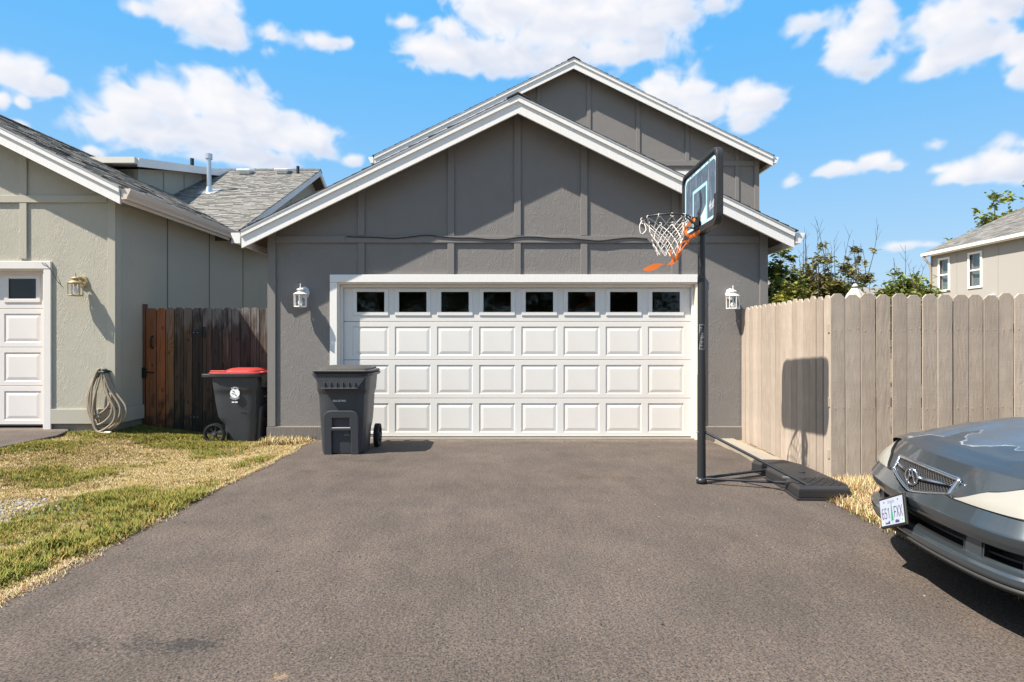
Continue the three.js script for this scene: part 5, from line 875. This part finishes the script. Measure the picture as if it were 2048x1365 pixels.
  mesh('stem', cyl(0.02, 0.026, 0.04, 12).rotateX(Math.PI / 2).translate(0, 0, -0.026), chrome, em);
  // hood with the clear coat flaking off behind a ragged line
  const edgeB = keyed([0, .07, .1, .14, .25, .31, .35, .42, .5, .54, .58, .64, .7, .745, .76, .8, .86, .93, 1], [.34, .31, .25, .33, .36, .26, .33, .25, .21, .17, .2, .27, .38, .43, .2, .15, .12, .07, .05]);
  const peel = tex(1024, 1024, (a, b, px, py) => {
    const n = fbm(a * 9 + 3, b * 9, 5), e = edgeB(clamp(a + 0.03 * gn(b * 14, a * 5 + 3))) + n * 0.05, d = b - e, fine = hash(px, py), mot = fbm(a * 5, b * 3 + 4, 4);
    const rim = sstep(0.012 + 0.009 * gn(a * 30, 4.5), 0.003, Math.abs(d)) * (0.55 + 0.45 * sstep(-0.3, 0.1, gn(a * 17, 7.7))), bare = sstep(0, 0.004, d);
    let c = [lerp(56, 80, bare), lerp(64, 93, bare), lerp(71, 107, bare)].map((t) => t * (1 + 0.1 * mot * bare + 0.05 * (fine - 0.5)));
    c = c.map((t, i) => lerp(t, [182, 184, 184][i], rim)); if (fine > 0.9985) c = [175, 178, 180];
    return c.map((t) => t / 255);
  }, { srgb: true, wrap: THREE.ClampToEdgeWrapping });
  const sH = sOf(0.655), cowl = (v) => 1.02 - 0.09 * (v / 0.7) ** 2;
  const hy = keyed([0, 0.05, 0.16, 0.35, 0.65, 1], [0.734, 0.755, 0.79, 0.832, 0.88, 0.918]);
  const hoodAt = (a, b) => { const s = lerp(1 - sH, sH, a), f = surf(s, 0.181, 0.734), vf = -f[2], v = lerp(vf, vf * 1.06, b), u = lerp(f[0], cowl(vf), b), n = v / 0.68; const crease = 0.010 * Math.exp(-((Math.abs(n) - 0.62) ** 2) / 0.012) * sstep(0, 0.25, b); return [u, hy(b) - 0.034 * n * n * sstep(0, 0.3, b) + crease, -v]; };
  mesh('hood', grid(60, 50, hoodAt), phys([1, 1, 1], 0.4, { map: peel, metalness: 0.5, clearcoat: 0.5, clearcoatRoughness: 0.18 }), car, 'hood with pale ragged edge where clear coat peeled');
  { for (const [p0, p1] of [[0.075, sOf(0.335)], [sOf(-0.335), 0.925]]) { const e = []; for (let i = 0; i <= 30; i++) e.push(V3(...surf(lerp(p0, p1, i / 30), 0.048, 0.5835))); mesh('bumper_seam', tube(e, 0.0045, 80, 5), blackP, car); } for (const a of [0, 1]) { const q = []; for (let i = 2; i <= 20; i++) q.push(V3(...hoodAt(a, i / 20)).add(V3(0, -0.006, a ? -0.003 : 0.003))); mesh('hood_seam', tube(q, 0.005, 40, 5), blackP, car); } }
  for (const sd of [1, -1]) {
    const fender = (a, b) => { const A = hoodAt(sd > 0 ? 1 : 0, b), th = a * Math.PI / 2, Bu = lerp(0.33, 1.06, b), By = 0.62, Bv = lerp(0.855, 0.893, sstep(0, 0.3, b)), vA = Math.abs(A[2]) + 0.006; const v = lerp(vA, Bv, Math.sin(th) ** 0.9), y = lerp(By, A[1] - 0.004, Math.cos(th) ** 0.75), u = lerp(A[0], Bu, a * a); return [u, y, -sd * v]; };
    mesh('fender', grid(16, 30, fender), paint, car);
    // side panel with wheel arches
    const s = new THREE.Shape(); s.moveTo(0.33, 0.63); s.lineTo(0.34, 0.30); s.lineTo(0.62, 0.28); s.absarc(0.98, 0.31, 0.36, Math.PI, 0, true); s.lineTo(1.36, 0.22); s.lineTo(3.36, 0.22); s.absarc(3.72, 0.31, 0.36, Math.PI, 0, true); s.lineTo(4.1, 0.26); s.lineTo(4.72, 0.30); s.lineTo(4.80, 0.6); s.lineTo(4.76, 0.92); s.lineTo(3.9, 0.96); s.lineTo(1.5, 0.88); s.lineTo(1.1, 0.78); s.lineTo(0.95, 0.63);
    mesh('side_panel', new THREE.ExtrudeGeometry(s, { depth: 0.02, bevelEnabled: true, bevelThickness: 0.01, bevelSize: 0.01, bevelSegments: 2, curveSegments: 20 }).translate(0, 0, sd < 0 ? 0.862 : -0.882), paint, car);
    for (const u of [0.98, 3.72]) {
      const w = part('wheel', car, [u, 0.31, -sd * 0.78]);
      mesh('tyre', new THREE.TorusGeometry(0.245, 0.072, 12, 36).scale(1, 1, 1.35), tyre, w); const sp = [new THREE.TorusGeometry(0.178, 0.018, 8, 32).translate(0, 0, -sd * 0.06), cyl(0.045, 0.045, 0.05, 14).rotateX(Math.PI / 2).translate(0, 0, -sd * 0.05)]; for (let i = 0; i < 7; i++) sp.push(new THREE.BoxGeometry(0.035, 0.15, 0.03).translate(0, 0.105, -sd * 0.05).rotateZ(i / 7 * 6.2832)); mesh('rim', merge(sp), std([0.4, 0.4, 0.42], 0.35, { metalness: 0.8 }), w); mesh('brake_disc', cyl(0.15, 0.15, 0.03, 24).rotateX(Math.PI / 2), std([0.12, 0.12, 0.12], 0.5, { metalness: 0.7 }), w);
    }
    mesh('mirror', new RoundedBoxGeometry(0.12, 0.12, 0.2, 3, 0.04).translate(1.75, 1.02, -sd * 0.98), paint, car);
  }
  mesh('underbody', box(0.35, 4.6, 0.2, 0.56, -0.66, 0.66), blackP, car);
  mesh('radiator_support', box(0.22, 0.5, 0.25, 0.70, -0.55, 0.55), blackP, car);
  const ring = (u0, u1, w, y) => rr(u1 - u0, w, 0, y).map(([x, yy, z]) => [x + (u0 + u1) / 2, yy, z]);
  mesh('cabin_glass', loft([ring(1.42, 4.15, 1.5, 0.86), ring(1.66, 3.98, 1.42, 1.12), ring(2.0, 3.55, 1.26, 1.35)]), phys([0.02, 0.025, 0.028], 0.06, { clearcoat: 1 }), car);
  mesh('cabin_roof', loft([ring(1.96, 3.6, 1.27, 1.34), ring(2.1, 3.45, 1.2, 1.40), ring(2.2, 3.2, 0.9, 1.425)]), paint, car);
  for (const sd of [1, -1]) { mesh('roof_pillar', rod(V3(1.46, 0.88, sd * 0.73), V3(2.04, 1.36, sd * 0.62), 0.035, 8), paint, car); mesh('roof_pillar', rod(V3(2.75, 0.93, sd * 0.79), V3(2.65, 1.37, sd * 0.64), 0.03, 8), blackP, car); mesh('roof_pillar', rod(V3(4.1, 0.93, sd * 0.76), V3(3.5, 1.36, sd * 0.62), 0.06, 8), paint, car); }
  mesh('cowl', grid(24, 4, (a, b) => { const v = (a * 2 - 1) * 0.7; return [cowl(v) + 0.004 + b * 0.42, 0.91 - 0.034 * (v / 0.68) ** 2 - 0.014 - b * 0.02, -v]; }), blackP, car);
  mesh('trunk', loft([ring(3.8, 4.86, 1.74, 0.26), ring(3.8, 4.90, 1.78, 0.55), ring(3.8, 4.86, 1.72, 0.85), ring(3.85, 4.80, 1.6, 0.97)]), paint, car);
  // licence plate hanging crooked in its black frame
  const plateTex = canvasTex(768, 384, (g, w, h) => {
    g.fillStyle = 'rgb(172,180,198)'; g.fillRect(0, 0, w, h); const r = rng(4);
    g.fillStyle = 'rgb(66,58,110)'; const ridge = (x0, x1) => { g.beginPath(); g.moveTo(x0, h - 16); for (let x = x0; x <= x1; x += 16) g.lineTo(x, h - 30 - r() * 42); g.lineTo(x1, h - 16); g.fill(); }; ridge(150, 300); ridge(470, 600);
    g.fillStyle = 'rgb(20,140,105)'; for (let k = 0; k < 9; k++) { const y = 92 + k * 27, ww = 20 + k * 6.5; g.beginPath(); g.moveTo(384, y - 26); for (let q = 0; q < 5; q++) g.lineTo(384 + ww * (0.5 + q / 8) * (q % 2 ? 0.6 : 1), y + q * 5); g.lineTo(384, y + 18); for (let q = 4; q >= 0; q--) g.lineTo(384 - ww * (0.5 + q / 8) * (q % 2 ? 1 : 0.6), y + q * 5); g.fill(); } g.fillRect(377, 330, 14, 34);
    g.fillStyle = 'rgb(40,62,92)'; g.font = '66px serif'; g.textAlign = 'center'; g.textBaseline = 'middle'; g.fillText('Oregon', w / 2, 50);
    g.fillStyle = 'rgb(38,30,68)'; g.font = '220px sans-serif'; const put = (s, x) => { g.save(); g.translate(x, 212); g.scale(0.82, 1); g.fillText(s, 0, 0); g.restore(); }; put('651', 180); put('FXX', 584);
    g.fillStyle = 'rgb(30,34,48)'; for (const x of [150, 610]) { g.beginPath(); g.arc(x, 42, 15, 0, 6.3); g.fill(); } g.fillStyle = 'rgb(196,214,190)'; g.fillRect(668, 312, 76, 58); g.fillStyle = 'rgb(90,170,120)'; g.fillRect(680, 322, 36, 36); g.fillStyle = 'rgb(190,200,205)'; g.fillRect(24, 312, 76, 58); g.fillStyle = 'rgb(30,40,40)'; g.font = 'bold 44px sans-serif'; g.fillText('5', 60, 342);
  });
  const pq = part('licence_plate', car); { const q = surf(sOf(0.06), -0.028, 0.39); pq.position.set(q[0], 0.392, q[2]); pq.rotation.order = 'YXZ'; pq.rotation.set(-0.06, -Math.PI / 2 + 0.0, 0.38); }
  mesh('plate_frame', new RoundedBoxGeometry(0.325, 0.175, 0.014, 2, 0.006), blackP, pq); const face = mesh('plate_face', keepUV(new THREE.PlaneGeometry(0.298, 0.148)), std([1, 1, 1], 0.4, { map: plateTex }), pq, 'Oregon plate reading 651 FXX with green tree'); face.position.z = 0.009;
  mesh('plate_bracket', box(-0.05, 0.05, -0.03, 0.05, -0.05, -0.006), blackP, pq);
}

// ---------------------------------------------------------------- taupe house beyond the fence
{
  const h = thing('house', 'taupe two-storey house with white framed windows beyond the tan fence', 'house'), X = 18.8, z0 = -26.9, z1 = -12, ye = 5.2;
  const m = 0.46, xe = 18.6, xr = 24, yr = ye + (xr - xe) * m;
  const wall = (z) => z;
  const W = [[-26.42, -25.72, 3.52, 5.0], [-24.70, -23.95, 3.52, 5.0]], t = 0.09;
  mesh('side_wall', sidePoly([[z0, 0], [z1, 0], [z1, ye + 0.15], [z0, ye + 0.15]], X, X + 0.15, W.map(([a, b, c, d]) => [[a + t, c + t], [b - t, c + t], [b - t, d - t], [a + t, d - t]])), M.taupeWall, h);
  mesh('gable_wall', poly(ccw([[X + 0.151, 0], [2 * xr - X, 0], [2 * xr - X, ye + 0.2], [xr, yr - 0.1], [X + 0.151, ye + 0.2]]), z0, z0 + 0.15), M.taupeWall, h);
  mesh('gable_wall', poly(ccw([[X + 0.151, 0], [2 * xr - X, 0], [2 * xr - X, ye + 0.2], [xr, yr - 0.1], [X + 0.151, ye + 0.2]]), z1 - 0.15, z1), M.taupeWall, h);
  mesh('side_wall', box(2 * xr - X - 0.15, 2 * xr - X, 0, ye + 0.1, z0 + 0.151, z1 - 0.151), M.taupeWall, h);
  for (const D of [25.35, 23.2, 21.5, 20.0]) mesh('batten', box(X - 0.012, X - 0.001, 0.2, ye, -D - 0.02, -D + 0.02), M.taupeWall, h);
  mesh('corner_board', box(X - 0.02, X - 0.001, 0, ye + 0.1, z0, z0 + 0.1), M.taupeWall, h);
  for (const [a, b, c, d] of W) {
    const w = part('window', h);
    mesh('frame', sidePoly([[a, c], [b, c], [b, d], [a, d]], X - 0.04, X + 0.06, [[[a + t, c + t], [b - t, c + t], [b - t, d - t], [a + t, d - t]]]), M.whiteSmooth, w);
    mesh('sash_rail', box(X - 0.02, X + 0.04, (c + d) / 2 - 0.03, (c + d) / 2 + 0.03, a + t, b - t), M.whiteSmooth, w);
    mesh('pane', box(X + 0.03, X + 0.035, c + t, d - t, a + t, b - t), M.pane, w);
    mesh('blind', box(X + 0.16, X + 0.17, c, d, a, b), std([0.09, 0.12, 0.11], 0.8), w);
  }
  const roof = part('roof', h), sl = Math.hypot(xr - xe, yr - ye - 0.12);
  mesh('deck', poly(ccw([[xe, ye + 0.0], [xe, ye + 0.12], [xr, yr + 0.12], [2 * xr - xe, ye + 0.12], [2 * xr - xe, ye], [xr, yr]]), z0 - 0.2, z1), M.soffit, roof);
  shingles(roof, V3(xe - 0.03, ye + 0.13, z0 - 0.22), V3(0, 0, 1), V3(xr - xe, yr - ye, 0).normalize(), z1 - z0 + 0.22, sl, { seed: 71, tone: 0.8, soft: 0.5, expo: 0.16, lap: 0.2 });
  mesh('fascia', box(xe - 0.03, xe - 0.001, ye - 0.06, ye + 0.12, z0 - 0.2, z1), M.whiteSmooth, h);
  mesh('gutter', box(xe - 0.14, xe - 0.031, ye - 0.01, ye + 0.11, z0 - 0.18, z1), M.whiteSmooth, h);
  mesh('rake_board', poly(ccw([[xe, ye - 0.06], [xe, ye + 0.1], [xr, yr + 0.1], [xr, yr - 0.06]]), z0 - 0.24, z0 - 0.201), M.whiteSmooth, h);
  mesh('downspout', tube([V3(xe - 0.07, ye, z0 - 0.1), V3(xe - 0.05, ye - 0.18, z0 - 0.02), V3(X - 0.08, ye - 0.42, z0 + 0.05), V3(X - 0.06, ye - 0.7, z0 + 0.05), V3(X - 0.06, 0.1, z0 + 0.05)], 0.045, 30, 6), std([0.3, 0.25, 0.21], 0.6), h);
  mesh('wall_vent', new RoundedBoxGeometry(0.16, 0.2, 0.2, 2, 0.04).translate(X - 0.08, 3.1, -23.4), M.whiteSmooth, h);
  // small upper gable on the slope
  const d = part('dormer', h); const dx = 20.4, dy = ye + (dx - xe) * m;
  mesh('wall', box(dx, dx + 2.5, dy - 0.05, dy + 0.62, -21.2, -16), M.taupeWall, d);
  mesh('deck', sidePoly(ccw([[-21.6, dy + 0.6], [-21.6, dy + 0.72], [-18.4, dy + 1.8], [-15.2, dy + 0.72], [-15.2, dy + 0.6], [-18.4, dy + 1.65]]), dx - 0.45, dx + 4), std([0.2, 0.195, 0.185], 0.95), d);
  mesh('rake_board', sidePoly(ccw([[-21.6, dy + 0.5], [-21.6, dy + 0.68], [-18.4, dy + 1.76], [-18.4, dy + 1.56]]), dx - 0.49, dx - 0.451), M.whiteSmooth, d);
  mesh('rake_board', sidePoly(ccw([[-15.2, dy + 0.5], [-15.2, dy + 0.68], [-18.4, dy + 1.76], [-18.4, dy + 1.56]]), dx - 0.49, dx - 0.451), M.whiteSmooth, d);
}
// far houses
function farHouse(label, x, z, w, dpt, hgt, m, wallC, turn = 0) {
  const h = thing('house', label, 'house', [x, 0, z], turn), y = hgt, rh = y + dpt / 2 * m, roofM = std([0.19, 0.185, 0.18], 0.95);
  mesh('wall', sidePoly(ccw([[-dpt / 2, 0], [dpt / 2, 0], [dpt / 2, y], [0, rh], [-dpt / 2, y]]), -w / 2, w / 2), std(wallC, 0.85), h);
  mesh('roof', sidePoly(ccw([[-dpt / 2 - 0.5, y - 0.5 * m], [0, rh], [dpt / 2 + 0.5, y - 0.5 * m], [dpt / 2 + 0.5, y - 0.5 * m + 0.16], [0, rh + 0.18], [-dpt / 2 - 0.5, y - 0.5 * m + 0.16]]), -w / 2 - 0.4, w / 2 + 0.4), roofM, h);
  for (const s of [-1, 1]) mesh('rake_board', sidePoly(ccw([[-dpt / 2 - 0.5, y - 0.5 * m - 0.04], [0, rh - 0.04], [dpt / 2 + 0.5, y - 0.5 * m - 0.04], [dpt / 2 + 0.5, y - 0.5 * m + 0.12], [0, rh + 0.14], [-dpt / 2 - 0.5, y - 0.5 * m + 0.12]]), s * (w / 2 + 0.42) - 0.02, s * (w / 2 + 0.42) + 0.02), M.whiteSmooth, h);
  for (const fx of [-0.25, 0.25]) windowUnit(h, fx * w - 0.5, fx * w + 0.5, 1.0, 2.2, dpt / 2 + 0.002);
  return h;
}
farHouse('small blue-gray house with a low roof far behind the leafy tree', 18.6, -42, 5.2, 8, 3.85, 0.42, [0.16, 0.19, 0.23]);
farHouse('low house with a plain gray roof far beyond the folded umbrella', 31.5, -51, 10, 9, 3.9, 0.42, [0.25, 0.23, 0.2]);

// ---------------------------------------------------------------- folded patio umbrella behind the fence
{
  const u = thing('patio_umbrella', 'folded off-white patio umbrella behind the tan fence', 'umbrella', [5.15, 0, -9.0]), c = std([0.46, 0.43, 0.39], 0.9);
  mesh('pole', rod(V3(0, 0.0, 0), V3(0, 2.2, 0), 0.02, 10), M.galv, u);
  mesh('canopy', crease(grid(48, 10, (a, b) => { const k = a * 6.28318, r0 = [0.035, 0.115, 0.15, 0.165, 0.165, 0.155, 0.14, 0.125, 0.11, 0.11, 0.13][Math.round(b * 10)], rr2 = r0 * (1 + 0.22 * Math.cos(k * 8) * (0.2 + b)); return [Math.cos(k) * rr2, 2.19 - b * 1.15, Math.sin(k) * rr2]; }), 1.2), c, u);
  mesh('top_cap', new THREE.LatheGeometry([[0, 2.24], [0.02, 2.235], [0.035, 2.21], [0.06, 2.18], [0, 2.17]].map((p) => new THREE.Vector2(...p)), 12), c, u);
  mesh('base', cyl(0.26, 0.22, 0.07, 20).translate(0, 0.02, 0), M.concrete, u);
}

// ---------------------------------------------------------------- trees
const bark = std([0.055, 0.045, 0.038], 0.9), leafMats = {};
function tree(name, label, x, z, { h, r, crown0, leaves, size, tone, spread = 0.5, twigs = 0, lean = 0, seed, limbs = 7, y0 = 0, oval = 1 }) {
  const t = thing(name, label, name.includes('shrub') ? 'shrub' : 'tree', [x, y0, z], 0), R = rng(seed), wood = [], tips = [];
  const top = V3(lean, h * 0.92, 0), trunk = []; for (let i = 0; i <= 5; i++) trunk.push(V3(lean * (i / 5) ** 1.3 + (R() - 0.5) * 0.06 * (i > 0 && i < 5), h * 0.92 * i / 5, (R() - 0.5) * 0.06 * (i > 0)));
  const r0 = 0.03 + h * 0.011; for (let i = 0; i < 5; i++) wood.push(rod(trunk[i], trunk[i + 1], r0 * (1 - i * 0.17), 7, r0 * (1 - (i + 1) * 0.17)));
  const curve = new THREE.CatmullRomCurve3(trunk);
  for (let i = 0; i < limbs; i++) {
    const f = lerp(crown0 / h * 0.8, 0.85, (i + R() * 0.6) / limbs), p = curve.getPoint(clamp(f)), a = i * 2.4 + R(), reach = r * (1.05 - 0.5 * f) * (0.7 + R() * 0.5), e = p.clone().add(V3(Math.cos(a) * reach, reach * (0.55 + R() * 0.8), Math.sin(a) * reach)), mid = p.clone().lerp(e, 0.5).add(V3(0, -0.08 * reach, 0));
    wood.push(rod(p, mid, r0 * 0.42, 5, r0 * 0.3), rod(mid, e, r0 * 0.3, 5, r0 * 0.12)); tips.push(mid, e);
    for (let k = 0; k < 3; k++) { const q = mid.clone().lerp(e, R()), b = R() * 6.28, l = reach * (0.3 + R() * 0.35), e2 = q.clone().add(V3(Math.cos(b) * l * 0.7, l * (0.4 + R()), Math.sin(b) * l * 0.7)); wood.push(rod(q, e2, r0 * 0.16, 4, r0 * 0.06)); tips.push(e2, q.clone().lerp(e2, 0.5)); }
  }
  for (let i = 0; i < twigs; i++) { const p = tips[(R() * tips.length) | 0].clone(), l = h * (0.18 + R() * 0.26), e = p.clone().add(V3((R() - 0.5) * l * 0.45, l, (R() - 0.5) * l * 0.45)), m2 = p.clone().lerp(e, 0.5).add(V3((R() - 0.5) * 0.06, 0, (R() - 0.5) * 0.06)); wood.push(rod(p, m2, 0.014, 4, 0.009), rod(m2, e, 0.009, 4, 0.004)); for (let k = 0; k < 3; k++) { const q = m2.clone().lerp(e, R()); wood.push(rod(q, q.clone().add(V3((R() - 0.5) * l * 0.3, l * 0.2, (R() - 0.5) * l * 0.3)), 0.006, 3, 0.003)); } if (R() < 0.5) tips.push(m2); }
  mesh('trunk', merge(wood), bark, t);
  // leaves: folded blades in clumps round the twig ends and through the crown
  const pos = [], nor = [], col = [], C = V3(lean * 0.7, (crown0 + h) / 2, 0), c0 = tone;
  const clumps = tips.map((p) => ({ p, s: spread * r * (0.5 + R() * 0.7), k: 0.7 + R() * 0.6 }));
  const extra = Math.round(limbs * 2.2); for (let i = 0; i < extra; i++) { const a = R() * 6.28, q = Math.sqrt(R()), yy = R() * 2 - 1, w = Math.sqrt(1 - yy * yy); clumps.push({ p: V3(C.x + Math.cos(a) * w * q * r, C.y + yy * (h - crown0) / 2 * 0.95 * oval, C.z + Math.sin(a) * w * q * r), s: spread * r * (0.4 + R() * 0.6), k: 0.7 + R() * 0.6 }); }
  for (let i = 0; i < leaves; i++) {
    const cl = clumps[(R() * clumps.length) | 0], g = () => R() + R() + R() - 1.5, p = cl.p.clone().add(V3(g() * cl.s, g() * cl.s * 0.9, g() * cl.s)); if (p.y < 0.1) continue;
    const n = V3(g(), 0.6 + R() * 0.8, g()).normalize(), tdir = V3(g(), g() - 0.3, g()).cross(n).normalize(), b = n.clone().cross(tdir), s = size * 1.15 * (0.6 + R() * 0.8), k = cl.k * (0.75 + R() * 0.5), yel = R();
    const A = p.clone().addScaledVector(tdir, -s), B = p.clone().addScaledVector(tdir, s), Cc = p.clone().addScaledVector(b, s * 0.5).addScaledVector(n, s * 0.2), D = p.clone().addScaledVector(b, -s * 0.5).addScaledVector(n, s * 0.2);
    for (const v of [A, B, Cc, A, D, B]) { pos.push(v.x, v.y, v.z); nor.push(n.x, n.y, n.z); col.push(c0[0] * k * (0.85 + yel * 0.5), c0[1] * k * (0.9 + yel * 0.2), c0[2] * k); }
  }
  const g = new THREE.BufferGeometry(); g.setAttribute('position', new THREE.Float32BufferAttribute(pos, 3)); g.setAttribute('normal', new THREE.Float32BufferAttribute(nor, 3)); g.setAttribute('color', new THREE.Float32BufferAttribute(col, 3));
  leafMats.m ??= phys([1, 1, 1], 0.6, { vertexColors: true, transmission: 0.4, thickness: 0, specularIntensity: 0.3 });
  mesh('crown', g, leafMats.m, t);
  return t;
}
const DKG = [0.145, 0.205, 0.045], MDG = [0.185, 0.24, 0.052], YLG = [0.26, 0.29, 0.06], OLV = [0.175, 0.18, 0.06];
tree('leafy_tree', 'dense dark green tree leaning behind the garage corner', 8.05, -17, { h: 3.95, r: 0.62, crown0: 1.2, leaves: 5200, size: 0.075, tone: DKG, lean: -0.45, seed: 1, limbs: 10, spread: 0.42 });
tree('low_shrub', 'yellow-green shrub below the dark tree at the garage corner', 6.75, -15, { h: 2.75, r: 0.62, crown0: 0.7, leaves: 3200, size: 0.065, tone: YLG, seed: 2, limbs: 9, spread: 0.45 });
tree('twiggy_tree', 'thin-leaved tree with tall bare twigs beside the dark tree', 9.15, -18, { h: 4.0, r: 0.85, crown0: 1.0, leaves: 4200, size: 0.07, tone: OLV, seed: 3, twigs: 26, limbs: 11, spread: 0.3 });
tree('twiggy_tree', 'slender sparse tree standing just behind the folded umbrella', 10.55, -18.4, { h: 4.3, r: 0.62, crown0: 1.0, leaves: 2300, size: 0.065, tone: OLV, seed: 14, twigs: 10, limbs: 10, spread: 0.28 });
tree('twiggy_tree', 'olive tree between the thin-leaved tree and the folded umbrella', 9.85, -18.2, { h: 3.1, r: 0.7, crown0: 0.9, leaves: 3000, size: 0.07, tone: MDG, seed: 24, twigs: 8, limbs: 10, spread: 0.34 });
tree('leafy_tree', 'round green tree with bare twigs beside the taupe house', 12.4, -19, { h: 3.55, r: 0.92, crown0: 1.0, leaves: 4600, size: 0.075, tone: MDG, seed: 5, twigs: 16, limbs: 11, spread: 0.36 });
tree('leafy_tree', 'dense green tree touching the corner of the taupe house', 13.6, -20, { h: 3.5, r: 0.7, crown0: 1.0, leaves: 3200, size: 0.075, tone: DKG, seed: 6, limbs: 9, spread: 0.36 });
tree('tall_tree', 'sparse green treetop at the low end of the taupe roof', 26.6, -36, { h: 7.9, r: 0.9, crown0: 4.5, leaves: 1500, size: 0.12, tone: MDG, seed: 7, limbs: 9, spread: 0.3 });
tree('tall_tree', 'forked green treetop above the middle of the taupe roof', 28.6, -35.5, { h: 10.3, r: 1.5, crown0: 5, leaves: 2600, size: 0.13, tone: MDG, seed: 8, limbs: 10, spread: 0.3 });
tree('tall_tree', 'green treetop highest up the taupe roof slope', 29.9, -34.5, { h: 10.6, r: 1.6, crown0: 6, leaves: 2600, size: 0.13, tone: YLG, seed: 9, limbs: 9, spread: 0.34 });
// street trees across the road behind the viewer: what the door panes mirror
[[-9, 25, 11], [-3.5, 23, 9.5], [2, 26, 11.5], [7.5, 24, 10]].forEach(([x, z, h], i) => tree('street_tree', ['broad street tree across the road opposite the neighbour drive', 'rounded street tree across the road left of the driveway', 'tallest street tree across the road opposite the driveway', 'street tree across the road opposite the parked car'][i], x, z, { h, r: 3.4, crown0: 1.6, leaves: 9000, size: 0.2, tone: DKG, seed: 60 + i, limbs: 13, spread: 0.34 }));
renderer.render(scene, camera);
